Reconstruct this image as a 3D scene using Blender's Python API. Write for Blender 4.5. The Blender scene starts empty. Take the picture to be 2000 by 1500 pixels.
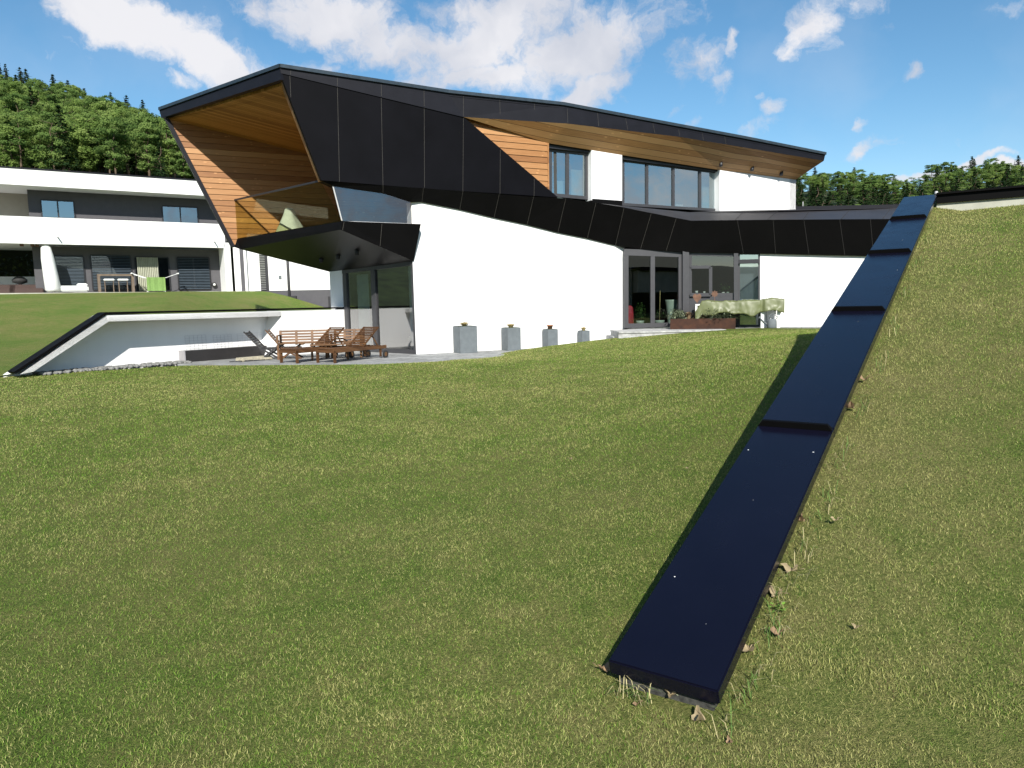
import bpy, bmesh, math, random
import numpy as np
from mathutils import Vector, Matrix

random.seed(7)
NB_LAWN, NB_SLOPE = 1500000, 560000
rng = np.random.default_rng(11)
D2R = math.radians
sc = bpy.context.scene

# ------------------------------------------------------------------ camera
FOC, PITCH, ROLL = 1400.0, D2R(6.5), D2R(1.16)
EYE = np.array([0.0, 0.0, 1.6])
_fw = np.array([0, math.cos(PITCH), -math.sin(PITCH)])
_u0 = np.array([0, math.sin(PITCH), math.cos(PITCH)])
_r0 = np.array([1.0, 0, 0])
_R = math.cos(ROLL) * _r0 - math.sin(ROLL) * _u0
_U = math.sin(ROLL) * _r0 + math.cos(ROLL) * _u0
cam = bpy.data.cameras.new('camera')
cam.sensor_width = 36.0
cam.lens = FOC / 2000 * 36
cam.clip_start, cam.clip_end = 0.05, 6000
cam_o = bpy.data.objects.new('camera', cam)
sc.collection.objects.link(cam_o)
cam_o.matrix_world = Matrix((( _R[0], _U[0], -_fw[0], EYE[0]), (_R[1], _U[1], -_fw[1], EYE[1]),
                             (_R[2], _U[2], -_fw[2], EYE[2]), (0, 0, 0, 1)))
sc.camera = cam_o

# ------------------------------------------------------------------ light
SUN_AZ, SUN_EL = -5.0, 34.5          # heading of the light (degrees right of +y), elevation
sun = bpy.data.lights.new('sun', 'SUN')
sun.energy = 3.6
sun.angle = D2R(0.55)
sun.color = (1.0, 0.955, 0.88)
sun_o = bpy.data.objects.new('sun', sun)
sc.collection.objects.link(sun_o)
_ld = Vector((math.sin(D2R(SUN_AZ)) * math.cos(D2R(SUN_EL)), math.cos(D2R(SUN_AZ)) * math.cos(D2R(SUN_EL)), -math.sin(D2R(SUN_EL))))
sun_o.rotation_euler = _ld.to_track_quat('-Z', 'Y').to_euler()
sun_o.location = (0, -30, 40)
sc.view_settings.view_transform = 'Standard'
sc.view_settings.look = 'None'
sc.view_settings.gamma = 1
sc.view_settings.exposure = 1.0
sc.cycles.max_bounces = 8
sc.cycles.transparent_max_bounces = 24


def ray(x, y):
    return _fw + _R * ((x - 1000) / FOC) - _U * ((y - 750) / FOC)


# ------------------------------------------------------------------ world: sky and clouds
world = bpy.data.worlds.new('World')
sc.world = world
world.use_nodes = True
wt = world.node_tree
wt.nodes.clear()
WN = wt.nodes.new
WL = wt.links.new


def wmath(op, a, b=None, c=None, clamp=False):
    n = WN('ShaderNodeMath')
    n.operation = op
    n.use_clamp = clamp
    for i, v in enumerate((a, b, c)):
        if v is None:
            continue
        if isinstance(v, (int, float)):
            n.inputs[i].default_value = v
        else:
            WL(v, n.inputs[i])
    return n.outputs[0]


out = WN('ShaderNodeOutputWorld')
bg = WN('ShaderNodeBackground')
SKY_STRENGTH = 0.075
bg.inputs['Strength'].default_value = SKY_STRENGTH
WL(bg.outputs[0], out.inputs['Surface'])
sky = WN('ShaderNodeTexSky')
sky.sky_type = 'NISHITA'
sky.sun_disc = False
sky.sun_elevation = D2R(SUN_EL)
sky.sun_rotation = D2R(SUN_AZ + 180)
sky.altitude = 500
sky.air_density = 1.0
sky.dust_density = 0.3
sky.ozone_density = 2.0
tc = WN('ShaderNodeTexCoord')
sep = WN('ShaderNodeSeparateXYZ')
WL(tc.outputs['Generated'], sep.inputs[0])
w_az = wmath('ARCTAN2', sep.outputs[0], sep.outputs[1])
w_el = wmath('ARCSINE', sep.outputs[2])
comb = WN('ShaderNodeCombineXYZ')
WL(w_az, comb.inputs[0])
WL(w_el, comb.inputs[1])
# wobble the sky direction so that cloud outlines are ragged
wob = WN('ShaderNodeTexNoise')
wob.inputs['Scale'].default_value = 9
wob.inputs['Detail'].default_value = 6
wob.inputs['Roughness'].default_value = 0.6
WL(comb.outputs[0], wob.inputs['Vector'])
wv = WN('ShaderNodeVectorMath')
wv.operation = 'MULTIPLY_ADD'
WL(wob.outputs['Color'], wv.inputs[0])
wv.inputs[1].default_value = (0.11, 0.075, 0)
wv.inputs[2].default_value = (-0.055, -0.0375, 0)
wa = WN('ShaderNodeVectorMath')
wa.operation = 'ADD'
WL(comb.outputs[0], wa.inputs[0])
WL(wv.outputs[0], wa.inputs[1])
CLOUDS = [(255, 35, 190, 60, -14, 1.0), (390, 105, 150, 45, -25, 1.0), (345, 150, 40, 25, 0, .7), (480, 130, 60, 30, -10, .55),
          (640, 30, 170, 55, 5, 1.0), (760, 75, 190, 55, 0, .85), (930, 75, 180, 65, 8, 1.0), (1010, 22, 240, 38, 0, .85), (1120, 105, 180, 62, 14, 1.0),
          (1190, 65, 90, 40, 20, .8), (960, 150, 170, 42, 0, .8), (1150, 175, 130, 42, 20, .8), (1235, 170, 25, 22, 30, .6), (600, 130, 90, 35, 0, .6),
          (1340, 130, 90, 45, -15, .55), (1390, 160, 50, 20, 20, .5), (1424, 88, 18, 32, 0, .6),
          (1590, 45, 62, 55, 35, .8), (1560, 85, 55, 45, 20, .65), (1610, 95, 35, 28, 0, .6), (1650, 10, 90, 30, 0, .45), (1768, 127, 38, 15, 0, .62), (1512, 218, 30, 16, 20, .5), (1490, 208, 16, 10, 0, .45),
          (1682, 237, 26, 15, 0, .6), (1700, 285, 62, 18, 30, .58), (1350, 238, 36, 14, 0, .5), (1455, 262, 55, 18, 10, .6),
          (1300, 215, 60, 16, 20, .4), (1780, 347, 70, 13, 5, .9), (1900, 322, 90, 12, 8, .9), (1985, 330, 70, 15, 0, .9), (1720, 50, 60, 14, 25, .3), (1975, 15, 50, 20, 0, .4),
          (90, 100, 170, 60, 0, .25), (200, 195, 150, 40, 0, .2)]
tot = None
for (cx, cy, rx, ry, tilt, amp) in CLOUDS:
    d = ray(cx, cy)
    d = d / np.linalg.norm(d)
    ca, ce = math.atan2(d[0], d[1]), math.asin(d[2])
    k = 1 / FOC * (1 / (1 + ((cx - 1000) / FOC) ** 2)) ** 0.6
    mp = WN('ShaderNodeMapping')
    mp.vector_type = 'TEXTURE'
    mp.inputs['Location'].default_value = (ca, ce, 0)
    mp.inputs['Rotation'].default_value = (0, 0, D2R(tilt))
    mp.inputs['Scale'].default_value = (rx * k * 1.25, ry * k * 1.25, 1)
    WL(wa.outputs[0], mp.inputs['Vector'])
    ln = WN('ShaderNodeVectorMath')
    ln.operation = 'LENGTH'
    WL(mp.outputs[0], ln.inputs[0])
    mr = WN('ShaderNodeMapRange')
    mr.interpolation_type = 'SMOOTHSTEP'
    mr.inputs['From Min'].default_value = 1.25
    mr.inputs['From Max'].default_value = 0.1
    mr.inputs['To Min'].default_value = 0
    mr.inputs['To Max'].default_value = amp * 1.13
    WL(ln.outputs['Value'], mr.inputs['Value'])
    tot = mr.outputs[0] if tot is None else wmath('MAXIMUM', tot, mr.outputs[0])
# clouds elsewhere (behind the viewer, seen in the window glass)
nz0 = WN('ShaderNodeTexNoise')
nz0.inputs['Scale'].default_value = 3.2
nz0.inputs['Detail'].default_value = 5
WL(tc.outputs['Generated'], nz0.inputs['Vector'])
back = wmath('MULTIPLY', wmath('LESS_THAN', sep.outputs[1], 0.1), wmath('SUBTRACT', wmath('MULTIPLY', nz0.outputs['Fac'], 3.0), 1.25, clamp=True))
tot = wmath('MAXIMUM', tot, back)
nz = WN('ShaderNodeTexNoise')
nz.inputs['Scale'].default_value = 13
nz.inputs['Detail'].default_value = 9
nz.inputs['Roughness'].default_value = 0.66
WL(wa.outputs[0], nz.inputs['Vector'])
nz2 = WN('ShaderNodeTexNoise')
nz2.inputs['Scale'].default_value = 5.5
nz2.inputs['Detail'].default_value = 4
WL(wa.outputs[0], nz2.inputs['Vector'])
dens = wmath('ADD', tot, wmath('MULTIPLY', wmath('SUBTRACT', nz.outputs['Fac'], 0.53), 2.3))
mrd = WN('ShaderNodeMapRange')
mrd.interpolation_type = 'SMOOTHSTEP'
mrd.inputs['From Min'].default_value = 0.22
mrd.inputs['From Max'].default_value = 0.9
WL(dens, mrd.inputs['Value'])
alpha = wmath('MULTIPLY', mrd.outputs[0], 0.96)
thin = wmath('MULTIPLY', wmath('SUBTRACT', nz2.outputs['Fac'], 0.48, clamp=True), 0.45)
alpha = wmath('MAXIMUM', alpha, thin)
hs = WN('ShaderNodeHueSaturation')
hs.inputs['Hue'].default_value = 0.491
hs.inputs['Saturation'].default_value = 1.2
hs.inputs['Value'].default_value = 0.93
WL(sky.outputs[0], hs.inputs['Color'])
CV = 0.46 / SKY_STRENGTH
ccol = WN('ShaderNodeMix')
ccol.data_type = 'RGBA'
ccol.inputs[6].default_value = (0.68 * CV, 0.71 * CV, 0.8 * CV, 1)
ccol.inputs[7].default_value = (0.98 * CV, 0.97 * CV, 1.0 * CV, 1)
shade = WN('ShaderNodeMapRange')
shade.inputs['From Min'].default_value = 0.38
shade.inputs['From Max'].default_value = 0.6
WL(nz2.outputs['Fac'], shade.inputs['Value'])
WL(shade.outputs[0], ccol.inputs['Factor'])
mixs = WN('ShaderNodeMix')
mixs.data_type = 'RGBA'
WL(alpha, mixs.inputs['Factor'])
WL(hs.outputs[0], mixs.inputs[6])
WL(ccol.outputs[2], mixs.inputs[7])
WL(mixs.outputs[2], bg.inputs['Color'])


# ------------------------------------------------------------------ geometry helpers
def az(a):
    a = D2R(a)
    return np.array([math.sin(a), math.cos(a), 0.0])


def nrm(a):                       # horizontal normal on the viewer's side of a wall of heading a
    u = az(a)
    return np.array([u[1], -u[0], 0.0])


def at_z(x, y, z):
    d = ray(x, y)
    return EYE + d * ((z - EYE[2]) / d[2])


def at_d(x, y, D):
    d = ray(x, y)
    return EYE + d * (D / d[1])


def at_v(x, y, P, a, off=0.0):
    n = nrm(a)
    d = ray(x, y)
    return EYE + d * (((np.asarray(P) + n * off - EYE) @ n) / (d @ n))


def at_p(x, y, a, b, c):          # on the plane through three points
    n = np.cross(np.asarray(b) - a, np.asarray(c) - a)
    d = ray(x, y)
    return EYE + d * (((np.asarray(a) - EYE) @ n) / (d @ n))


UP = np.array([0, 0, 1.0])
ORG = {}


class MB:
    def __init__(self):
        self.v, self.f, self.m, self.s = [], [], [], []

    def add(self, vs, fs, mi=0, smooth=False):
        b = len(self.v)
        self.v += [tuple(map(float, p)) for p in vs]
        for f in fs:
            self.f.append([b + i for i in f])
            self.m.append(mi)
            self.s.append(smooth)

    def poly(self, pts, mi=0):
        self.add(pts, [list(range(len(pts)))], mi)

    def prism(self, pts, vec, mi=0):
        vec = np.asarray(vec, float)
        n = len(pts)
        a = [np.asarray(p, float) for p in pts]
        vs = a + [p + vec for p in a]
        nn = sum((np.cross(a[i] - a[0], a[(i + 1) % n] - a[0]) for i in range(1, n - 1)), np.zeros(3))
        fs = [list(range(n)), list(range(2 * n - 1, n - 1, -1))] + [[i + n, (i + 1) % n + n, (i + 1) % n, i] for i in range(n)]
        if nn @ vec > 0:
            fs = [f[::-1] for f in fs]
        self.add(vs, fs, mi)

    def box(self, c, size, ax=None, ay=None, az_=None, mi=0, bev=0.0):
        ax = np.array([1.0, 0, 0]) if ax is None else np.asarray(ax, float)
        az_ = UP if az_ is None else np.asarray(az_, float)
        ay = np.cross(az_, ax) if ay is None else np.asarray(ay, float)
        h = np.asarray(size, float) / 2
        c = np.asarray(c, float)
        if bev <= 0:
            vs = [c + ax * h[0] * i + ay * h[1] * j + az_ * h[2] * k for k in (-1, 1) for j in (-1, 1) for i in (-1, 1)]
            fs = [[0, 2, 3, 1], [4, 5, 7, 6], [0, 1, 5, 4], [2, 6, 7, 3], [0, 4, 6, 2], [1, 3, 7, 5]]
            self.add(vs, fs, mi)
        else:
            bm = bmesh.new()
            bmesh.ops.create_cube(bm, size=1)
            for v in bm.verts:
                v.co = Vector((v.co.x * size[0], v.co.y * size[1], v.co.z * size[2]))
            bmesh.ops.bevel(bm, geom=bm.edges[:], offset=bev, segments=2, affect='EDGES')
            vs = [c + ax * v.co.x + ay * v.co.y + az_ * v.co.z for v in bm.verts]
            fs = [[v.index for v in f.verts] for f in bm.faces]
            bm.free()
            self.add(vs, fs, mi)

    def bar(self, a, b, w, h=None, mi=0, up=None):
        a, b = np.asarray(a, float), np.asarray(b, float)
        h = w if h is None else h
        d = b - a
        L = np.linalg.norm(d)
        d = d / L
        up = UP if up is None else np.asarray(up, float)
        if abs(d @ up) > 0.98:
            up = np.array([0, 1.0, 0])
        s = np.cross(d, up)
        s /= np.linalg.norm(s)
        t = np.cross(s, d)
        self.box((a + b) / 2, (L, w, h), d, s, t, mi)

    def tube(self, pts, r, n=8, mi=0, cap=True):
        pts = [np.asarray(p, float) for p in pts]
        rs = r if isinstance(r, (list, tuple)) else [r] * len(pts)
        vs, fs = [], []
        prev = None
        for i, p in enumerate(pts):
            d = pts[min(i + 1, len(pts) - 1)] - pts[max(i - 1, 0)]
            d = d / (np.linalg.norm(d) + 1e-12)
            ref = np.array([0, 0, 1.0]) if abs(d[2]) < 0.9 else np.array([1.0, 0, 0])
            if prev is not None:
                ref = prev
            s = np.cross(d, ref)
            s /= np.linalg.norm(s) + 1e-12
            t = np.cross(s, d)
            prev = t
            for k in range(n):
                a = 2 * math.pi * k / n
                vs.append(p + (s * math.cos(a) + t * math.sin(a)) * rs[i])
        for i in range(len(pts) - 1):
            for k in range(n):
                fs.append([i * n + k, i * n + (k + 1) % n, (i + 1) * n + (k + 1) % n, (i + 1) * n + k])
        if cap:
            fs.append(list(range(n))[::-1])
            fs.append([(len(pts) - 1) * n + k for k in range(n)])
        self.add(vs, fs, mi, True)

    def lathe(self, c, prof, n=16, mi=0):
        c = np.asarray(c, float)
        vs, fs = [], []
        for r, z in prof:
            for k in range(n):
                a = 2 * math.pi * k / n
                vs.append(c + np.array([math.cos(a) * r, math.sin(a) * r, z]))
        for i in range(len(prof) - 1):
            for k in range(n):
                fs.append([i * n + k, i * n + (k + 1) % n, (i + 1) * n + (k + 1) % n, (i + 1) * n + k])
        fs.append(list(range(n))[::-1])
        fs.append([(len(prof) - 1) * n + k for k in range(n)])
        self.add(vs, fs, mi, True)

    def build(self, name, mats, parent=None, origin=None, local=False):
        me = bpy.data.meshes.new(name)
        if origin is None:
            if parent is not None:
                origin = ORG.get(parent.name, np.zeros(3))
            else:
                V_ = np.array(self.v)
                origin = np.array([(V_[:, 0].min() + V_[:, 0].max()) / 2, (V_[:, 1].min() + V_[:, 1].max()) / 2, V_[:, 2].min()])
        if local:
            origin = np.zeros(3)
        org = np.asarray(origin, float)
        me.from_pydata([tuple(np.array(p) - org) for p in self.v], [], self.f)
        for m in (mats if isinstance(mats, (list, tuple)) else [mats]):
            me.materials.append(m)
        me.polygons.foreach_set('material_index', self.m)
        me.polygons.foreach_set('use_smooth', self.s)
        me.update()
        o = bpy.data.objects.new(name, me)
        sc.collection.objects.link(o)
        if parent is not None:
            o.parent = parent
        else:
            o.location = org
        ORG[o.name] = org
        return o


def tag(o, label=None, cat=None, group=None, kind=None):
    if label:
        o['label'] = label
    if cat:
        o['category'] = cat
    if group:
        o['group'] = group
    if kind:
        o['kind'] = kind
    return o


def empty(name, loc, rz=0.0):
    o = bpy.data.objects.new(name, None)
    o.empty_display_size = 0.3
    o.location = tuple(map(float, loc))
    o.rotation_euler = (0, 0, rz)
    sc.collection.objects.link(o)
    ORG[o.name] = np.asarray(loc, float)
    return o


def copy_tree(o, parent=None):
    c = o.copy()
    sc.collection.objects.link(c)
    if parent is not None:
        c.parent = parent
    for ch in o.children:
        copy_tree(ch, c)
    return c


def clip(poly, a, b, c):          # keep a*x+b*y<=c of a 2-D polygon
    res = []
    for i in range(len(poly)):
        p, q = poly[i], poly[(i + 1) % len(poly)]
        fp, fq = a * p[0] + b * p[1] - c, a * q[0] + b * q[1] - c
        if fp <= 0:
            res.append(p)
        if fp * fq < 0:
            t = fp / (fp - fq)
            res.append((p[0] + (q[0] - p[0]) * t, p[1] + (q[1] - p[1]) * t))
    return res


# ------------------------------------------------------------------ materials
class NT:
    def __init__(self, name):
        self.m = bpy.data.materials.new(name)
        self.m.use_nodes = True
        self.t = self.m.node_tree
        self.t.nodes.clear()
        self.out = self.n('ShaderNodeOutputMaterial')

    def n(self, typ, **kw):
        nd = self.t.nodes.new(typ)
        for k, v in kw.items():
            setattr(nd, k, v)
        return nd

    def l(self, a, b):
        self.t.links.new(a, b)

    def set(self, nd, **kw):
        for k, v in kw.items():
            i = nd.inputs[k.replace('_', ' ')]
            if hasattr(v, 'is_output') or isinstance(v, bpy.types.NodeSocket):
                self.l(v, i)
            else:
                i.default_value = v
        return nd

    def noise(self, scale, detail=4, rough=0.55, vec=None, stretch=None):
        if vec is None:
            vec = self.pos()
        if stretch is not None:
            mp = self.n('ShaderNodeMapping')
            mp.inputs['Scale'].default_value = stretch
            self.l(vec, mp.inputs['Vector'])
            vec = mp.outputs[0]
        nd = self.n('ShaderNodeTexNoise')
        nd.inputs['Scale'].default_value = scale
        nd.inputs['Detail'].default_value = detail
        nd.inputs['Roughness'].default_value = rough
        self.l(vec, nd.inputs['Vector'])
        return nd.outputs['Fac']

    def pos(self):
        if not hasattr(self, '_pos'):
            self._pos = self.n('ShaderNodeNewGeometry').outputs['Position']
        return self._pos

    def math(self, op, a, b=None, clamp=False):
        nd = self.n('ShaderNodeMath', operation=op, use_clamp=clamp)
        for i, v in enumerate((a, b)):
            if v is None:
                continue
            if isinstance(v, (int, float)):
                nd.inputs[i].default_value = v
            else:
                self.l(v, nd.inputs[i])
        return nd.outputs[0]

    def ramp(self, fac, stops):
        nd = self.n('ShaderNodeValToRGB')
        el = nd.color_ramp.elements
        while len(el) < len(stops):
            el.new(0.5)
        for e, (p, c) in zip(el, stops):
            e.position = p
            e.color = (*c, 1) if len(c) == 3 else c
        self.l(fac, nd.inputs[0])
        return nd.outputs[0]

    def mix(self, fac, a, b, mode='MIX'):
        nd = self.n('ShaderNodeMix', data_type='RGBA', blend_type=mode)
        for i, v in ((0, fac), (6, a), (7, b)):
            if isinstance(v, (int, float)):
                nd.inputs[i].default_value = v
            elif isinstance(v, tuple):
                nd.inputs[i].default_value = (*v, 1)
            else:
                self.l(v, nd.inputs[i])
        return nd.outputs[2]

    def bump(self, h, strength=0.3, dist=0.01):
        nd = self.n('ShaderNodeBump')
        nd.inputs['Strength'].default_value = strength
        nd.inputs['Distance'].default_value = dist
        self.l(h, nd.inputs['Height'])
        return nd.outputs[0]

    def bsdf(self, color, rough=0.6, normal=None, spec=0.5, metal=0.0, coat=0.0):
        b = self.n('ShaderNodeBsdfPrincipled')
        for k, v in (('Base Color', color), ('Roughness', rough), ('Specular IOR Level', spec), ('Metallic', metal), ('Coat Weight', coat)):
            if isinstance(v, tuple):
                b.inputs[k].default_value = (*v, 1)
            elif isinstance(v, (int, float)):
                b.inputs[k].default_value = v
            else:
                self.l(v, b.inputs[k])
        if normal is not None:
            self.l(normal, b.inputs['Normal'])
        self.l(b.outputs[0], self.out.inputs['Surface'])
        return b


def simple(name, col, rough=0.6, var=0.12, scale=6.0, bump=0.0, spec=0.5, metal=0.0, coat=0.0, bscale=120.0):
    t = NT(name)
    f = t.noise(scale, 5)
    lo = tuple(c * (1 - var) for c in col)
    hi = tuple(min(1, c * (1 + var)) for c in col)
    c = t.ramp(f, [(0.3, lo), (0.7, hi)])
    nm = t.bump(t.noise(bscale, 3), bump, 0.004) if bump else None
    t.bsdf(c, rough, nm, spec, metal, coat)
    return t.m


def render_mat(name, col=(0.8, 0.8, 0.79)):
    t = NT(name)
    f = t.noise(0.9, 6, 0.6)
    streak = t.noise(2.2, 4, 0.6, stretch=(1.5, 1.5, 0.12))
    k = t.math('ADD', t.math('MULTIPLY', f, 0.5), t.math('MULTIPLY', streak, 0.5))
    c = t.ramp(k, [(0.3, tuple(x * 0.93 for x in col)), (0.6, col)])
    t.bsdf(c, 0.9, t.bump(t.noise(260, 2), 0.25, 0.003), 0.2)
    return t.m


def wood_planks(name, across, along, pitch, base, dark, lite, groove=True, rough=0.55):
    t = NT(name)
    p = t.pos()

    def dot(v):
        nd = t.n('ShaderNodeVectorMath', operation='DOT_PRODUCT')
        t.l(p, nd.inputs[0])
        nd.inputs[1].default_value = tuple(v)
        return nd.outputs['Value']
    a, s = dot(across), dot(along)
    q = t.math('DIVIDE', a, pitch)
    idx = t.math('FLOOR', q)
    fr = t.math('FRACT', q)
    wn = t.n('ShaderNodeTexWhiteNoise', noise_dimensions='1D')
    t.l(idx, wn.inputs['W'])
    cv = t.n('ShaderNodeCombineXYZ')
    t.l(t.math('MULTIPLY', s, 0.9), cv.inputs[0])
    t.l(t.math('MULTIPLY', a, 22), cv.inputs[1])
    t.l(t.math('MULTIPLY', idx, 3.17), cv.inputs[2])
    grain = t.noise(2.4, 6, 0.65, cv.outputs[0])
    cv2 = t.n('ShaderNodeCombineXYZ')
    t.l(t.math('MULTIPLY', s, 2.6), cv2.inputs[0])
    t.l(t.math('MULTIPLY', a, 7), cv2.inputs[1])
    t.l(idx, cv2.inputs[2])
    vor = t.n('ShaderNodeTexVoronoi')
    vor.inputs['Scale'].default_value = 1.0
    t.l(cv2.outputs[0], vor.inputs['Vector'])
    knot = t.math('LESS_THAN', vor.outputs['Distance'], 0.13)
    k = t.math('ADD', t.math('MULTIPLY', grain, 0.7), t.math('MULTIPLY', wn.outputs['Value'], 0.55))
    c = t.ramp(k, [(0.3, dark), (0.58, base), (0.9, lite)])
    c = t.mix(t.math('MULTIPLY', knot, 0.45), c, tuple(min(1, x * 1.5) for x in lite))
    if groove:
        g = t.math('LESS_THAN', fr, 0.06)
        c = t.mix(t.math('MULTIPLY', g, 0.85), c, tuple(x * 0.12 for x in dark))
    t.bsdf(c, rough, t.bump(grain, 0.2, 0.004), 0.35)
    return t.m


def glass_mat(name, refl=0.12, tint=(0.75, 0.8, 0.8), rough=0.0, gtint=(1, 1, 1), fres=1.6):
    t = NT(name)
    tr = t.n('ShaderNodeBsdfTransparent')
    tr.inputs[0].default_value = (*tint, 1)
    gl = t.n('ShaderNodeBsdfGlossy')
    gl.inputs['Roughness'].default_value = rough
    gl.inputs[0].default_value = (*gtint, 1)
    nz_ = t.noise(0.7, 2)
    t.l(t.bump(nz_, 0.04, 0.02), gl.inputs['Normal'])
    lw = t.n('ShaderNodeFresnel')
    lw.inputs[0].default_value = 1.5
    fac = t.math('ADD', t.math('MULTIPLY', lw.outputs[0], fres), refl - 0.04 * fres, clamp=True)
    mx = t.n('ShaderNodeMixShader')
    t.l(fac, mx.inputs[0])
    t.l(tr.outputs[0], mx.inputs[1])
    t.l(gl.outputs[0], mx.inputs[2])
    t.l(mx.outputs[0], t.out.inputs['Surface'])
    return t.m


A_H = 64.0                                   # heading of the house's long walls
u_h, n_h = az(A_H), nrm(A_H)
M = {}
M['white'] = render_mat('white_render')
M['white2'] = render_mat('white_render_neighbour', (0.78, 0.78, 0.77))
M['black'] = simple('black_cladding', (0.0034, 0.0034, 0.0048), 0.6, 0.25, 1.1, 0.05, 0.07)
M['blackband'] = simple('black_cladding_band', (0.0028, 0.0026, 0.0027), 0.6, 0.25, 1.1, 0.05, 0.08)
M['seam'] = simple('pale_joint', (0.06, 0.055, 0.046), 0.7, 0.3, 20)
M['zinc'] = simple('dark_zinc_trim', (0.05, 0.065, 0.075), 0.32, 0.2, 8, 0, 0.6, 0.6)
M['fascia'] = simple('dark_fascia', (0.0085, 0.0085, 0.0125), 0.5, 0.15, 3, 0.03, 0.2)
M['hull'] = simple('balcony_underside', (0.0028, 0.0026, 0.0026), 0.36, 0.25, 2.0, 0.03, 0.15)
M['frame'] = simple('anthracite_frame', (0.042, 0.042, 0.046), 0.45, 0.1, 8)
M['darkframe'] = simple('dark_frame', (0.016, 0.016, 0.019), 0.45, 0.1, 8)
M['glass'] = glass_mat('window_glass', 0.42, (0.5, 0.57, 0.58), 0.0, (0.85, 0.97, 1.0))
M['glass_door'] = glass_mat('door_glass', 0.13, (0.6, 0.66, 0.63))
M['glass_rail'] = glass_mat('railing_glass', 0.005, (0.84, 0.83, 0.66), fres=0.06)
M['glass_side'] = glass_mat('balcony_glass', 0.16, (0.75, 0.8, 0.82), 0.0, (0.8, 0.9, 1.0), 1.2)
M['glass_n'] = glass_mat('neighbour_glass', 0.14, (0.5, 0.58, 0.65))
M['glass_nu'] = glass_mat('neighbour_upper_glass', 0.3, (0.4, 0.5, 0.6), 0.0, (0.75, 0.9, 1.0))
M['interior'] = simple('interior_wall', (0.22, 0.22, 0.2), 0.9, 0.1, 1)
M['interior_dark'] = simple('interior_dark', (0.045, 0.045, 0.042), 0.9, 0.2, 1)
M['curtain'] = simple('pale_curtain', (0.62, 0.72, 0.66), 0.9, 0.1, 4)
WB, WD, WLt = (0.31, 0.145, 0.052), (0.19, 0.078, 0.026), (0.42, 0.225, 0.095)
M['wood_wall'] = wood_planks('larch_boards', UP, u_h, 0.172, WB, WD, WLt, False)
M['wood_soffit'] = wood_planks('larch_soffit', n_h, u_h, 0.17, (0.42, 0.22, 0.082), (0.26, 0.125, 0.045), (0.52, 0.30, 0.13))
M['wood_ceiling'] = wood_planks('larch_ceiling', n_h, u_h, 0.15, (0.38, 0.18, 0.05), (0.24, 0.10, 0.028), (0.48, 0.24, 0.078))
M['teak'] = wood_planks('teak', (0.3, 0.2, 1), (1, 0, 0), 0.09, (0.092, 0.042, 0.016), (0.055, 0.025, 0.01), (0.14, 0.068, 0.027), False)
M['teak_pale'] = wood_planks('teak_pale', (0.3, 0.2, 1), (1, 0, 0), 0.09, (0.135, 0.068, 0.029), (0.095, 0.046, 0.018), (0.19, 0.10, 0.045), False)


def paving_mat(name, col=(0.33, 0.335, 0.33), rot=26.0):
    t = NT(name)
    mp = t.n('ShaderNodeMapping')
    mp.inputs['Rotation'].default_value = (0, 0, D2R(rot))
    t.l(t.pos(), mp.inputs['Vector'])
    br = t.n('ShaderNodeTexBrick')
    t.l(mp.outputs[0], br.inputs['Vector'])
    br.inputs['Scale'].default_value = 1.0
    br.inputs['Brick Width'].default_value = 0.8
    br.inputs['Row Height'].default_value = 0.4
    br.inputs['Mortar Size'].default_value = 0.012
    br.inputs['Color1'].default_value = (*(c * 1.12 for c in col), 1)
    br.inputs['Color2'].default_value = (*(c * 0.8 for c in col), 1)
    br.inputs['Mortar'].default_value = (0.08, 0.08, 0.07, 1)
    f = t.noise(7, 6, 0.65)
    c = t.mix(0.55, br.outputs['Color'], t.ramp(f, [(0.3, (0.35, 0.35, 0.35)), (0.7, (1.25, 1.25, 1.22))]), 'MULTIPLY')
    t.bsdf(c, 0.85, t.bump(f, 0.5, 0.01), 0.3)
    return t.m


M['paving'] = paving_mat('stone_paving')
M['stone'] = simple('stone_step', (0.36, 0.36, 0.35), 0.85, 0.3, 9, 0.4)
M['concrete'] = simple('pale_concrete', (0.42, 0.42, 0.35), 0.9, 0.15, 3, 0.3)
M['darkconcrete'] = simple('dark_concrete', (0.04, 0.04, 0.035), 0.9, 0.6, 40, 0.6)  # darker, blotchier concrete for the wall end
M['grey'] = simple('grey_fibre_cement', (0.125, 0.143, 0.152), 0.8, 0.12, 7, 0.2)
M['blackwood'] = simple('black_board', (0.02, 0.018, 0.018), 0.55, 0.2, 3, 0.1)
M['steel'] = simple('pale_steel', (0.45, 0.45, 0.45), 0.45, 0.1, 5)
M['rubber'] = simple('black_rubber', (0.02, 0.02, 0.02), 0.8, 0.2, 9)
M['plastic_white'] = simple('white_plastic', (0.75, 0.76, 0.74), 0.5, 0.05, 5)

# cap of the sloping wall: satin dark blue-black sheet metal
t = NT('black_sheet_metal')
f1 = t.noise(1.3, 5, 0.6)
f2 = t.noise(300, 2, 0.5)
c = t.ramp(f1, [(0.3, (0.003, 0.003, 0.0085)), (0.7, (0.0042, 0.0042, 0.0115))])
rr = t.ramp(t.noise(5, 6, 0.6), [(0.3, (0.2, 0.2, 0.2)), (0.7, (0.29, 0.29, 0.29))])
t.bsdf(c, rr, t.bump(f2, 0.05, 0.001), 0.36)
M['cap'] = t.m
t = NT('corten_steel')
f1 = t.noise(5, 7, 0.65)
c = t.ramp(f1, [(0.3, (0.026, 0.012, 0.008)), (0.55, (0.048, 0.02, 0.011)), (0.75, (0.085, 0.034, 0.016))])
t.bsdf(c, 0.8, t.bump(f1, 0.3, 0.004), 0.3)
M['corten'] = t.m
M['rust'] = simple('rusty_sheet', (0.13, 0.068, 0.042), 0.8, 0.3, 14)
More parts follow.
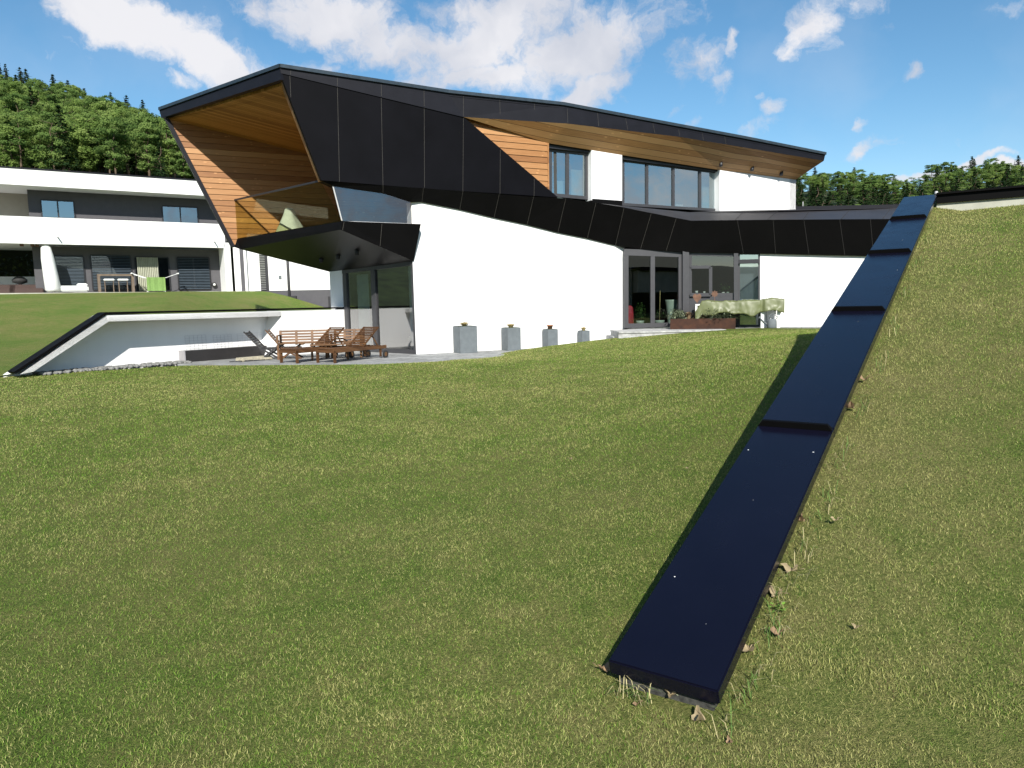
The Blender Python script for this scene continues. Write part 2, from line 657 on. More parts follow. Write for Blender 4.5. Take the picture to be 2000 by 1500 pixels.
M['tarp'] = simple('green_tarpaulin', (0.115, 0.13, 0.052), 0.45, 0.14, 3, 0.2, 0.5, 0, 0, 25)
M['leafgrey'] = simple('grey_green_leaf', (0.17, 0.2, 0.12), 0.8, 0.3, 9)
M['leafgreen'] = simple('green_leaf', (0.06, 0.13, 0.03), 0.6, 0.4, 9)
M['strawtuft'] = simple('straw_tuft', (0.52, 0.42, 0.2), 0.9, 0.3, 30)
M['terracotta'] = simple('terracotta', (0.42, 0.2, 0.11), 0.85, 0.15, 9)
M['deadleaf'] = simple('dry_leaf', (0.22, 0.145, 0.08), 0.85, 0.4, 30)
M['red'] = simple('red_cloth', (0.34, 0.02, 0.04), 0.7, 0.2, 8)
M['cream'] = simple('cream_cloth', (0.6, 0.56, 0.44), 0.9, 0.1, 6)
M['palegreen'] = simple('pale_green_ceramic', (0.42, 0.5, 0.45), 0.4, 0.08, 6)
M['towel'] = simple('green_towel', (0.17, 0.28, 0.08), 0.95, 0.2, 20, 0.5)
M['taupe'] = simple('taupe_wood', (0.14, 0.105, 0.075), 0.7, 0.2, 6)
M['brownsofa'] = simple('brown_wicker', (0.06, 0.036, 0.03), 0.8, 0.3, 30)
M['ngrey'] = simple('grey_render', (0.085, 0.083, 0.09), 0.9, 0.06, 4, 0.2)
M['nbeige'] = simple('beige_render', (0.34, 0.32, 0.27), 0.9, 0.05, 4)
M['blind'] = simple('aluminium_blind', (0.07, 0.095, 0.12), 0.5, 0.1, 4, 0, 0.5, 0.2)
M['bark'] = simple('pine_bark', (0.10, 0.07, 0.045), 0.9, 0.3, 3)
M['pebble'] = simple('pebbles', (0.19, 0.19, 0.18), 0.8, 0.4, 25)


# ------------------------------------------------------------------ terrain
K = at_z(813, 692, 0.2)                      # foot of the big white wall's left corner
Z_T, Z_W = 0.2, 0.68                         # terrace and upper paving levels
WQ, A_W = at_z(1620, 637, Z_W), 105.0        # right wing wall


def V(x, y, off=0.0):
    return at_v(x, y, K, A_H, off)


def W(x, y, off=0.0):
    return at_v(x, y, WQ, A_W, off)


P0 = at_z(1187, 1290, 0.12)                  # front corner of the sloping wall's cap
PE = EYE + ray(1765, 385) * (((P0 - EYE) @ _fw) * 3.87)
cv_ = (PE - P0)
CAPL = np.linalg.norm(cv_)
CAPH = np.linalg.norm(cv_[:2])
sdir = np.array([cv_[0], cv_[1], 0]) / CAPH
qdir = np.array([sdir[1], -sdir[0], 0])
SLOPE = cv_[2] / CAPH
CAPW = 0.46
ctrl = []
for x, y, z in ((-400, 760, .1), (-100, 742, .15), (40, 733, .17), (230, 722, .2), (360, 714, .215), (480, 713.5, .215), (600, 712.5, .215), (730, 711.5, .215), (860, 706, .225)):
    ctrl.append(at_z(x, y, z))
for x, y in ((950, 695), (1000, 686), (1060, 677.5), (1130, 668.5), (1200, 660), (1255, 653)):
    ctrl.append(V(x, y, 1.25))
for x, y in ((1300, 647.5), (1400, 642.5), (1500, 640.5), (1600, 641)):
    ctrl.append(W(x, y, 0.95))
EDGE = [c.copy() for c in ctrl]
for p in ((0.6, 2.75, 0.0), (0.2, 2.95, 0), (0, 0, 0), (-4, 3, 0), (4, 0, 0), (-10, 4, 0), (-25, 6, 0.05), (10, -4, 0), (0, -8, 0), (-20, -8, 0), (2.3, 6.5, .46), (1.6, 5.2, .29), (1.05, 4.1, .17), (3.6, 9.2, .74),
          (4.9, 12.5, .82), (6.2, 15.2, .80), (8.2, 17.8, .74), (0, 6, .06), (1, 9, .2), (-3, 9, .06), (-6, 10, .1), (1, 13, .26), (-3, 14, .16), (-8, 14, .16), (4, 17.5, .5), (12.5, 21, .65)):
    ctrl.append(np.array(p, float))
ctrl = np.array(ctrl)


def _tps_k(r2):
    return np.where(r2 > 1e-9, 0.5 * r2 * np.log(np.maximum(r2, 1e-9)), 0)


_n = len(ctrl)
_d2 = ((ctrl[:, None, :2] - ctrl[None, :, :2]) ** 2).sum(-1)
_A = np.zeros((_n + 3, _n + 3))
_A[:_n, :_n] = _tps_k(_d2) + np.eye(_n) * 0.05
_A[:_n, _n] = 1
_A[:_n, _n + 1:] = ctrl[:, :2]
_A[_n:, :_n] = _A[:_n, _n:].T
_w = np.linalg.solve(_A, np.concatenate([ctrl[:, 2], np.zeros(3)]))


def lawn_z(x, y):
    x, y = np.atleast_1d(np.asarray(x, float)), np.atleast_1d(np.asarray(y, float))
    res = np.empty(x.shape)
    fx, fy, fr = x.ravel(), y.ravel(), res.ravel()
    for i in range(0, len(fx), 40000):
        s = slice(i, i + 40000)
        d2 = (fx[s, None] - ctrl[None, :, 0]) ** 2 + (fy[s, None] - ctrl[None, :, 1]) ** 2
        fr[s] = _tps_k(d2) @ _w[:_n] + _w[_n] + _w[_n + 1] * fx[s] + _w[_n + 2] * fy[s]
    return fr.reshape(x.shape)


def slope_z(x, y):
    s = (x - P0[0]) * sdir[0] + (y - P0[1]) * sdir[1]
    q = (x - P0[0]) * qdir[0] + (y - P0[1]) * qdir[1]
    b = lawn_z(np.clip(x, -30, 6), np.clip(y, -10, 8))
    b = np.where(s > 3, b * np.clip(1 - (s - 3) / 3, 0, 1), b)
    t_ = P0[2] - 0.125 + SLOPE * s + 0.02 * np.sin(q * 1.3 + s) - 0.015 * np.exp(-q * 2)
    h = np.clip(s / 0.45, 0, 1)
    h = h * h * (3 - 2 * h)
    return b * (1 - h) + np.maximum(t_, b) * h - 0.2 * np.clip((s - 8.5) / 2.75, 0, 1) ** 1.5 * np.clip(q - .2, 0, .6) / .6


def fbm(x, y, seed, octs=4, sc0=1.0):
    """smooth value noise, numpy"""
    r = np.random.default_rng(seed)
    tab = r.random((256, 256))
    tot_, amp, nn_ = 0, 1.0, 0
    for o in range(octs):
        X, Y = x * sc0 * 2 ** o + o * 17.3, y * sc0 * 2 ** o + o * 9.1
        xi, yi = np.floor(X).astype(int), np.floor(Y).astype(int)
        fx, fy = X - xi, Y - yi
        fx, fy = fx * fx * (3 - 2 * fx), fy * fy * (3 - 2 * fy)
        a = tab[xi & 255, yi & 255]
        b = tab[(xi + 1) & 255, yi & 255]
        c_ = tab[xi & 255, (yi + 1) & 255]
        d = tab[(xi + 1) & 255, (yi + 1) & 255]
        tot_ = tot_ + amp * ((a * (1 - fx) + b * fx) * (1 - fy) + (c_ * (1 - fx) + d * fx) * fy)
        nn_ += amp
        amp *= 0.55
    return tot_ / nn_


def turf_mat(name, greens, dries, bias=0.0):
    t = NT(name)
    big = t.noise(0.55, 5, 0.6)
    mid = t.noise(4.5, 6, 0.7)
    fine = t.noise(70, 4, 0.75)
    k = t.math('ADD', t.math('ADD', t.math('MULTIPLY', big, 0.5), t.math('MULTIPLY', mid, 0.45)), t.math('MULTIPLY', fine, 0.55))
    c = t.ramp(t.math('ADD', t.math('SUBTRACT', k, 0.25), bias), [(0.32, greens[0]), (0.45, greens[1]), (0.58, dries[0]), (0.74, dries[1])])
    c = t.mix(0.8, c, t.ramp(fine, [(0.3, (0.4, 0.4, 0.4)), (0.65, (1.25, 1.25, 1.25))]), 'MULTIPLY')
    t.bsdf(c, 0.95, t.bump(t.math('ADD', fine, t.noise(240, 2)), 0.8, 0.03), 0.1)
    return t.m


M['lawn'] = turf_mat('lawn_turf', ((0.085, 0.145, 0.023), (0.135, 0.178, 0.04)), ((0.19, 0.195, 0.06), (0.26, 0.24, 0.092)))
M['slope'] = turf_mat('slope_turf', ((0.09, 0.145, 0.026), (0.145, 0.178, 0.045)), ((0.205, 0.2, 0.068), (0.285, 0.255, 0.11)), 0.02)
M['bank'] = turf_mat('bank_turf', ((0.10, 0.185, 0.03), (0.145, 0.21, 0.045)), ((0.2, 0.215, 0.065), (0.28, 0.255, 0.10)))


def grid_mesh(name, P, mat, smooth=True):
    r_, c_ = P.shape[:2]
    me = bpy.data.meshes.new(name)
    ii = np.arange(r_ * c_).reshape(r_, c_)
    f = np.stack([ii[:-1, :-1], ii[:-1, 1:], ii[1:, 1:], ii[1:, :-1]], -1).reshape(-1, 4)
    me.vertices.add(r_ * c_)
    me.vertices.foreach_set('co', P.reshape(-1).astype(np.float32))
    me.loops.add(f.size)
    me.loops.foreach_set('vertex_index', f.reshape(-1).astype(np.int32))
    me.polygons.add(len(f))
    me.polygons.foreach_set('loop_start', np.arange(0, f.size, 4, dtype=np.int32))
    me.polygons.foreach_set('use_smooth', np.full(len(f), smooth))
    me.materials.append(mat)
    me.update(calc_edges=True)
    me.validate()
    o = bpy.data.objects.new(name, me)
    sc.collection.objects.link(o)
    return o


# lawn: a fan from a line behind the viewer to the lawn's far edge
edge_xy = [np.array([-60.0, 6.0])] + [e[:2] for e in EDGE]
wl = lambda s, q=0.23: P0[:2] + sdir[:2] * s + qdir[:2] * q
edge_xy += [wl(22.2) + np.array([-.9, .15]), wl(22.2)]
near_xy0, near_xy1 = np.array([-40.0, -10.0]), wl(-10)
seg = np.array(edge_xy)
cl = np.concatenate([[0], np.cumsum(np.linalg.norm(np.diff(seg, axis=0), axis=1))])
NC, NR = 170, 90
tt = np.linspace(0, 1, NC)
tt = np.interp(np.linspace(0, cl[-1], NC), cl, cl) / cl[-1]
far = np.stack([np.interp(tt * cl[-1], cl, seg[:, 0]), np.interp(tt * cl[-1], cl, seg[:, 1])], 1)
near = near_xy0 + (near_xy1 - near_xy0) * np.linspace(0, 1, NC)[:, None] ** 0.8
rt = np.linspace(0, 1, NR)[:, None, None]
XY = near[None] * (1 - rt) + far[None] * rt
Zl = lawn_z(XY[..., 0], XY[..., 1])
lawn = grid_mesh('lawn', np.concatenate([XY, Zl[..., None]], -1), M['lawn'])
tag(lawn, kind='structure')
# grass slope on the right of the wall
ss, qq = np.meshgrid(np.linspace(-10, 11.25, 110), np.concatenate([np.linspace(0.23, 3, 30), np.linspace(3.2, 30, 45)]), indexing='ij')
SX = P0[0] + sdir[0] * ss + qdir[0] * qq
SY = P0[1] + sdir[1] * ss + qdir[1] * qq
slope = grid_mesh('grass_slope', np.stack([SX, SY, slope_z(SX, SY)], -1)[:, ::-1], M['slope'])
tag(slope, kind='structure')
slope.data.flip_normals()

# paving
b = MB()
tp = [at_z(350, 718, Z_T), at_z(740, 715.5, Z_T), at_z(862, 709.5, Z_T), V(1219, 690, 1.45)]
tp[3][2] = Z_T
corner = K + u_h * 7.2
tp = [np.array([p[0], p[1], Z_T]) for p in (tp[0], tp[1], tp[2], tp[3], corner + n_h * .2, corner - n_h * 0.2, K - n_h * .5, K + az(-47.4) * 4.5, np.array([-9.2, 19.6, 0]))]
b.prism(tp, (0, 0, -0.3))
tag(b.build('terrace', M['paving']), kind='structure')
b = MB()
wl_ = az(A_W)
c0 = W(1236, 640.5, 0.9)
up_poly = [V(1222, 640, 0.02), c0, W(1640, 640, 0.8), W(1640, 640, -0.6), W(1215, 640, -0.6)]
up_poly = [np.array([p[0], p[1], Z_W]) for p in up_poly]
b.prism(up_poly, (0, 0, -0.5))
tag(b.build('upper_paving', M['paving']), kind='structure')

# ground and hills beyond
b = MB()
ring = [(3000 * math.cos(2 * math.pi * k / 64), 3000 * math.sin(2 * math.pi * k / 64), -1.2) for k in range(64)]
b.poly(ring)
M['meadow'] = turf_mat('meadow', ((0.05, 0.09, 0.02), (0.07, 0.1, 0.025)), ((0.09, 0.1, 0.03), (0.1, 0.1, 0.04)))
tag(b.build('ground', M['meadow'], origin=(0, 0, -1.2)), kind='structure')

AZX = np.array([-900, -400, 0, 200, 300, 370, 700, 1100, 1400, 1560, 1650, 1760, 1830, 2000, 2300, 3200], float)
CREST = np.array([118, 112, 104, 88, 79, 72, 50, 42, 45, 48.5, 50.5, 46.5, 49.5, 51, 53, 53], float)
BASE = np.array([34, 34, 32, 32, 31, 30, 20, 19, 19, 19, 19, 19, 19, 19, 19, 19], float)


def hill_z(x, y):
    px_ = 1000 + FOC * x / y
    cr, ba = np.interp(px_, AZX, CREST), np.interp(px_, AZX, BASE)
    rt_ = np.interp(px_, [370, 1500], [0, 1])
    d0, d1 = 165 + 50 * rt_, 330 + 0 * rt_
    t_ = (y - d0) / (d1 - d0)
    up_ = ba + (cr - ba) * np.clip(t_, 0, 1) + np.clip(t_, -2, 0) * ba * 1.2
    return np.where(t_ > 1, cr - (y - d1) * 0.15, up_) + 1.5 * np.sin(x * .07) * np.clip(t_ + 0.2, 0, 1)


bx, by = np.meshgrid(np.linspace(-500, 600, 60), np.linspace(-320, -140, 14), indexing='xy')
bz = -1.1 + 20 * np.clip((-140 - by) / 130, 0, 1) ** 1.2 * (1 + .25 * np.sin(bx * .013) + .12 * np.sin(bx * .05))
hx = np.linspace(-1000, 3300, 120)
hd = np.concatenate([np.linspace(90, 380, 60), np.linspace(390, 900, 12)])
HX, HD = np.meshgrid((hx - 1000) / FOC, hd, indexing='xy')
HXX = HX * HD
M['forest_floor'] = simple('forest_floor', (0.028, 0.045, 0.013), 0.95, 0.4, 0.4)
hill = grid_mesh('forested_hill', np.stack([HXX, HD, np.maximum(hill_z(HXX, HD), -1.1)], -1), M['forest_floor'])
tag(hill, kind='structure')
sa, sr = np.meshgrid(np.radians(np.linspace(-150, -50, 50)), np.linspace(95, 420, 20), indexing='ij')
sh = grid_mesh('side_hill', np.stack([np.sin(sa) * sr, np.cos(sa) * sr, -1.1 + 75 * np.clip((sr - 95) / 300, 0, 1) ** .9 * (1 + .15 * np.sin(sa * 9)) * np.clip((sa + math.radians(150)) / .5, 0, 1)], -1)[:, ::-1], M['forest_floor'])
tag(sh, kind='structure')
vh = grid_mesh('valley_hillside', np.stack([bx, by, bz], -1), M['forest_floor'])
tag(vh, kind='structure')

# ------------------------------------------------------------------ the black and white house
house = tag(empty('modern_house', K), 'angular modern house of black cladding, larch boards and white render with a cantilevered corner balcony', 'house')


def seams(b, pairs, plane, normal, w=0.0065, mi=1):
    for (x0, y0), (x1, y1) in pairs:
        a, c = at_p(x0, y0, *plane), at_p(x1, y1, *plane)
        b.bar(a + normal * 0.0005, c + normal * 0.0005, w, 0.006, mi, up=normal)


# white ground-floor wall
b = MB()
wall_pts = [V(x, y) for x, y in ((803.5, 393), (822, 393), (897, 408), (965, 424), (1090, 453), (1200, 478), (1219.5, 483))]
g0, g1 = V(1219.5, 640), V(813, 692)
g0[2], g1[2] = 0.15, 0.15
kx = V(806, 510)
b.prism(wall_pts + [g0, g1, kx], -n_h * 0.42)
b.build('ground_floor_wall', M['white'], house)
b = MB()
pa, pb = V(1210, 486, 0.012), V(1210, 641, 0.012)
pb[2] = pa[2] - 2.35
b.bar(pa, pb, 0.012, 0.012)
b.build('wall_edge_trim', M['steel'], house)

# big black facade above, vertical seams
foff = 0.3
fac = [V(547, 141.5, foff), V(905, 228, foff), V(1090, 385.5, foff), V(827, 368, foff), V(627.5, 352, foff)]
b = MB()
b.prism(fac, -n_h * 0.16)
pl = (fac[0], fac[1], fac[3])
seams(b, [((566, 146), (568, 190)), ((659, 169), (663, 355)), ((744.5, 190), (748, 362)), ((828.5, 210), (829, 366.5)), ((905, 229), (904, 374)),
          ((977, 293), (976.5, 378.5)), ((1043.5, 349), (1043, 383))], pl, n_h)
b.build('facade_cladding', [M['black'], M['seam']], house)
b = MB()                                     # timber-lined edge of the facade at the balcony opening
b.prism([V(551, 156, foff - .17), V(555, 156, foff - .17), V(631, 352, foff - .17), V(626, 352, foff - .17)], -n_h * 0.3)
b.build('opening_lining', M['wood_wall'], house)

# roof edge: fascia on the long side
Btop = V(547, 130, .32)
top = [Btop, V(875, 180, .34), V(1100, 204, .72), V(1325, 246, .92), V(1450, 269, 1.02), V(1612, 301, 1.12)]
bot = [V(547, 142.5, .32), V(905, 228.5, .33), V(1109, 241.5, .72), V(1325, 267, .9), V(1450, 287.5, 1.0), V(1609, 314, 1.1)]
b = MB()
inn = [p - n_h * 0.12 for p in top], [p - n_h * 0.12 for p in bot]
for i in range(len(top) - 1):
    b.add([top[i], top[i + 1], bot[i + 1], bot[i]], [[3, 2, 1, 0]])
    b.add([inn[0][i], inn[0][i + 1], inn[1][i + 1], inn[1][i]], [[0, 1, 2, 3]])
    b.add([bot[i], bot[i + 1], inn[1][i + 1], inn[1][i]], [[3, 2, 1, 0]])
    b.add([top[i], top[i + 1], inn[0][i + 1], inn[0][i]], [[0, 1, 2, 3]])
for i, pr in ((0, [((568, 135), (567.5, 146)), ((659, 150), (659, 168)), ((744.5, 163), (745, 188)), ((828, 175), (828.5, 208))]),
              (1, [((905, 186), (905, 228)), ((976, 194), (977, 231)), ((1044, 203), (1044.5, 235))]),
              (2, [((1108, 212), (1109, 240.5)), ((1167, 220), (1169, 246)), ((1222, 231), (1226, 253)), ((1275, 241), (1279, 260))]),
              (3, [((1325, 252), (1328, 266)), ((1371, 259), (1374, 274)), ((1415, 266), (1418, 281))])):
    seams(b, pr, (top[i], top[i + 1], bot[i]), n_h, 0.0065)
    seams(b, [], (top[i], top[i + 1], bot[i]), n_h)
b.build('roof_fascia', [M['fascia'], M['seam']], house)

# fascia of the balcony gable
Apt, Abot = at_v(311, 214, Btop, -50), at_v(315, 230.5, Btop, -50)
Bb = at_v(549, 155.5, Btop, -50, 0.0)
wdir = (Apt - Btop) / np.linalg.norm(Apt - Btop)
inw = np.array([wdir[1], -wdir[0], 0]) * (1 if np.array([wdir[1], -wdir[0], 0]) @ np.array([0, 1, 0]) > 0 else -1)
inw /= np.linalg.norm(inw)
b = MB()
b.prism([Btop, Apt, Abot, Bb], inw * 0.14)
b.build('gable_fascia', M['fascia'], house)
# roof with a thin zinc edge
Cb, Ab = top[-1] - n_h * 9 + UP * .3, Apt + u_h * 1.0 - n_h * 6
b = MB()
rp = top + [Cb, Ab, Apt]
cen = sum(rp) / len(rp)
for i in range(len(rp)):
    p, q = rp[i], rp[(i + 1) % len(rp)]
    b.add([p + UP * .03, q + UP * .03, cen + UP * .03], [[0, 1, 2]])
    b.add([p - UP * .10, q - UP * .10, cen - UP * .10], [[2, 1, 0]])
    b.add([p + UP * .03, q + UP * .03, q - UP * .05, p - UP * .05], [[0, 3, 2, 1]])
roof = b.build('roof', M['fascia'], house)
b = MB()
ed = [Apt] + top
for i in range(len(ed) - 1):
    b.bar(ed[i] + n_h * .02 + UP * .015, ed[i + 1] + n_h * .02 + UP * .015, 0.06, 0.085)
b.build('roof_edge_trim', M['zinc'], roof, origin=K)

# upper storey wall (set back), soffit
UO = 0.15
hd_ = [V(905, 228, .14), V(1070.5, 279.5, UO), V(1150, 294, UO), V(1216, 303, UO), V(1405, 332, UO), V(1554, 351, UO)]


def soff_top(x):                             # wall head under the soffit
    xs = [905, 1070.5, 1150, 1216, 1405, 1554]
    ys = [228, 279.5, 294, 303, 332, 351]
    return float(np.interp(x, xs, ys))


b = MB()
sb = [bot[1], bot[2], bot[3], bot[4], bot[5]]
sw = [hd_[0], hd_[1], hd_[3], hd_[4], hd_[5]]
for i in range(len(sb) - 1):
    b.add([sb[i], sb[i + 1], sw[i + 1], sw[i]], [[0, 1, 2, 3]])
    b.add([sb[i] + UP * .08, sb[i + 1] + UP * .08, sw[i + 1] + UP * .08, sw[i] + UP * .08], [[3, 2, 1, 0]])
b.build('roof_soffit', M['wood_soffit'], house)
for x, y in ((1408, 318.5), (1469, 327.5), (1526, 337)):
    pp = at_p(x, y, hd_[3], hd_[5], bot[4])
    b = MB()
    b.lathe(pp + UP * -0.11, [(0.05, 0), (0.062, .03), (0.062, .15)], 14)
    b.build('soffit_spotlight', M['darkframe'], house)

# larch boarded triangle
def boards(name, pts, off_n, pitch, parent, mat, lap=0.022, thick=0.03):
    """lapped horizontal boards filling a polygon given as (run along the wall, height)"""
    mb = MB()
    zs = [p[1] for p in pts]
    z = math.floor(min(zs) / pitch) * pitch
    while z < max(zs):
        pg = clip(clip(pts, 0, 1, z + pitch - 0.006), 0, -1, -z)
        if len(pg) >= 3:
            fr, bk = [], []
            for s_, zz in pg:
                k_ = (zz - z) / pitch
                fr.append(K + u_h * s_ + n_h * (off_n + lap * (1 - k_)) + UP * (zz - K[2]))
                bk.append(K + u_h * s_ + n_h * (off_n - thick) + UP * (zz - K[2]))
            n_ = len(fr)
            mb.add(fr + bk, [list(range(n_)), list(range(2 * n_ - 1, n_ - 1, -1))] + [[i + n_, (i + 1) % n_ + n_, (i + 1) % n_, i] for i in range(n_)])
        z += pitch
    o = mb.build(name, mat, parent)
    bm_ = bmesh.new()
    bm_.from_mesh(o.data)
    bmesh.ops.recalc_face_normals(bm_, faces=bm_.faces)
    bm_.to_mesh(o.data)
    bm_.free()
    return o


def sz(p):
    return (float((p - K) @ u_h), float(p[2]))


tri = [V(905, 229, .16), V(1070.5, 279, .16), V(1071.5, 372, .16), V(1060, 372, .16)]
boards('larch_cladding', [sz(p) for p in tri], 0.14, 0.172, house, M['wood_wall'])
b = MB()
b.prism([V(1069.5, 279, .17), V(1072, 279.5, .17), V(1073, 372, .17), V(1070.5, 371, .17)], -n_h * .2)
b.build('cladding_end_board', M['wood_wall'], house)

# upper white walls
def uwall(name, x0, x1, yb0, yb1, off=UO, th=0.35, mat='white'):
    bb = MB()
    bb.prism([V(x0, soff_top(x0) - 4, off), V(x1, soff_top(x1) - 4, off), V(x1, yb1, off), V(x0, yb0, off)], -n_h * th)
    return bb.build(name, M[mat], house)


uwall('upper_wall', 1155.5, 1215, 391, 396)
uwall('upper_wall', 1405.5, 1554, 414, 413)
b = MB()
b.prism([V(1157, 388, UO + .012), V(1215, 392, UO + .012), V(1215, 402, UO + .012), V(1157, 398, UO + .012)], -n_h * .1)
b.build('wall_base_strip', M['blackband'], house)
b = MB()                                     # gable end of the upper storey
e0, e1 = V(1554, 345, UO), V(1554, 413, UO)
e0[2] += .3
b.prism([e0, e1, e1 - n_h * 8, e0 - n_h * 8], -u_h * 0.3)
b.build('upper_wall', M['white'], house)


def window(name, x0, x1, head, sill, off, posts, parent, fw_=0.07, fm='frame', gm='glass', dep=0.09, wall=V, nv=n_h, fwt=None):
    """posts: pixel columns of mullions; head / sill: functions of the pixel column"""
    f = MB()
    TL, TR = wall(x0, head(x0), off), wall(x1, head(x1), off)
    BL, BR = wall(x0, sill(x0), off), wall(x1, sill(x1), off)
    hw = fw_ / 2
    mid = -nv * dep / 2
    dz = UP * hw
    du = (BR - BL) / np.linalg.norm(BR - BL) * hw
    f.bar(TL - dz + mid, TR - dz + mid, dep, fwt or fw_)
    f.bar(BL + dz + mid, BR + dz + mid, dep, fw_)
    for a_, c_, sg in ((TL, BL, 1), (TR, BR, -1)):
        f.bar(a_ + du * sg + mid - dz * 2, c_ + du * sg + mid + dz * 2, fw_, dep - .004, up=nv)
    for xm in posts:
        f.bar(wall(xm, head(xm), off) + mid - dz * 2, wall(xm, sill(xm), off) + mid + dz * 2, fw_, dep - .004, up=nv)
    fo = f.build(name, M[fm], parent)
    xs = [x0] + list(posts) + [x1]
    for xa, xb in zip(xs[:-1], xs[1:]):
        g = MB()
        q = [wall(xa, head(xa), off - dep * .5), wall(xb, head(xb), off - dep * .5), wall(xb, sill(xb), off - dep * .5), wall(xa, sill(xa), off - dep * .5)]
        g.poly([q[3], q[2], q[1], q[0]])
        ORG[fo.name] = ORG[parent.name]
        g.build('pane', M[gm], fo)
    return fo


lin = lambda x0, y0, x1, y1: (lambda x: y0 + (y1 - y0) * (x - x0) / (x1 - x0))
WOFF = -0.06
window('window', 1072.5, 1149.5, lin(1071, 288, 1150, 297), lin(1071, 383, 1149, 390), WOFF, [1109], house, 0.1)
window('window', 1215.5, 1404, lin(1215, 309.5, 1400, 333), lin(1215, 401.5, 1404, 413), WOFF, [1264.5, 1316, 1368], house, 0.085)
b = MB()                                     # boxed blind head over the windows
b.prism([V(1071, 279, .05), V(1154, 293, .05), V(1154, 298, .05), V(1071, 289, .05)], -n_h * .2)
b.prism([V(1216, 302, .05), V(1405, 331.5, .05), V(1405, 335.5, .05), V(1216, 311, .05)], -n_h * .2)
b.build('blind_box', M['darkframe'], house)
# rooms behind the upper windows
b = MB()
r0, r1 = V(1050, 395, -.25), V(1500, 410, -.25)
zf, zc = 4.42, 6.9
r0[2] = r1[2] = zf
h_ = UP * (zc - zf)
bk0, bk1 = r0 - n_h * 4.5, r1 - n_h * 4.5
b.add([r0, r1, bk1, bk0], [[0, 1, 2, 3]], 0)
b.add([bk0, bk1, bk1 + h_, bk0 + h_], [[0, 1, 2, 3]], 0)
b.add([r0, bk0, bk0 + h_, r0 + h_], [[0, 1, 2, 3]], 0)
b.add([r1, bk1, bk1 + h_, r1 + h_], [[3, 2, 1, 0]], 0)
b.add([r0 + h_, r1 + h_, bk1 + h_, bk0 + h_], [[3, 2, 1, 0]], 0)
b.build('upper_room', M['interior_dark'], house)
for xa, xb, ya, yb in ((1116, 1143, 331, 385), (1073, 1106, 352, 384), (1372, 1394, 350, 408)):
    b = MB()
    q = [V(xa, ya, -.5), V(xb, ya + 2, -.5), V(xb, yb + 4, -.5), V(xa, yb + 3, -.5)]
    b.prism(q, -n_h * .05)
    b.build('roller_blind', M['curtain'], house)
b = MB()
b.prism([V(1320, 399, -.2), V(1334, 399.5, -.2), V(1334, 409, -.2), V(1320, 408, -.2)], -n_h * .03)
b.build('window_card', M['plastic_white'], house)

# lower black band under the big facade
cr = [V(627.5, 352, foff + .004), V(663, 356, foff + .004), V(748, 362.5, foff + .01), V(801, 366, .33), V(827, 367.3, .35), V(904, 374.5, .4), V(975, 379.5, .43), V(1042, 384.2, .47), V(1105, 387.5, .51), V(1164, 396, .55),
      V(1219, 405, .58), V(1272, 416.5, .6), W(1321, 425.5, .52), W(1350, 431, .45)]
lb = [V(630, 353.5, .2), V(650, 363, .2), V(748, 377, .2), V(801, 394, .12), V(824, 394.3, .06), V(898, 409, .06), V(965, 425, .06), V(1029.5, 438.7, .06), V(1089.5, 454, .06), V(1147, 465.5, .06),
      V(1202, 479, .06), V(1251, 488, -.05), W(1301, 490.5, .2), W(1350, 492.5, .1)]
def azof(p, q):
    return math.degrees(math.atan2(q[0] - p[0], q[1] - p[1]))


for L__, i0, pts_ in ((cr, 10, ((11, 1272, 416.5), (12, 1321, 425.5))), (lb, 10, ((11, 1251, 486.5), (12, 1301, 490)))):
    for i_, x_, y_ in pts_:
        L__[i_] = at_v(x_, y_, L__[i0], azof(L__[i0], L__[13]))
b = MB()
for i in range(len(cr) - 1):
    b.add([cr[i], cr[i + 1], lb[i + 1], lb[i]], [[3, 2, 1, 0]])
    back = [p - n_h * .3 for p in (cr[i], cr[i + 1], lb[i + 1], lb[i])]
    b.add([lb[i], lb[i + 1], back[2], back[3]], [[3, 2, 1, 0]])
for i in (2, 4, 5, 6, 7, 8, 9, 10, 11, 12):
    nn_ = np.cross(cr[i + 1] - cr[i], lb[i] - cr[i])
    nn_ /= -np.linalg.norm(nn_)
    b.bar(cr[i] + nn_ * .002, lb[i] + nn_ * .002, 0.0065, 0.006, 1, up=nn_)
b.build('lower_cladding_band', [M['blackband'], M['seam']], house)
# right wing: dark overhanging face and sloped coping
wc = [W(1350, 431, .45), W(1440, 429.8, .45), W(1510, 429.2, .45), W(1570, 428.8, .45), W(1640, 428.3, .45), W(1700, 428, .45), W(1790, 427.5, .45)]
wb = [W(1350, 492.5, .1), W(1452, 494.5, .1), W(1515, 496, .1), W(1580, 497.5, .1), W(1650, 499, .1), W(1706, 500, .1), W(1800, 502, .1)]
b = MB()
nw = nrm(A_W)
for i in range(len(wc) - 1):
    b.add([wc[i], wc[i + 1], wb[i + 1], wb[i]], [[3, 2, 1, 0]])
    b.add([wb[i], wb[i + 1], wb[i + 1] - nw * .3, wb[i] - nw * .3], [[3, 2, 1, 0]])
    if i:
        b.bar(wc[i] + nw * .003, wb[i] + nw * .003, 0.008, 0.006, 1, up=nw)
M['seamdark'] = simple('dark_joint', (0.03, 0.028, 0.026), 0.7, 0.2, 20)
b.build('wing_fascia', [M['blackband'], M['seamdark']], house)
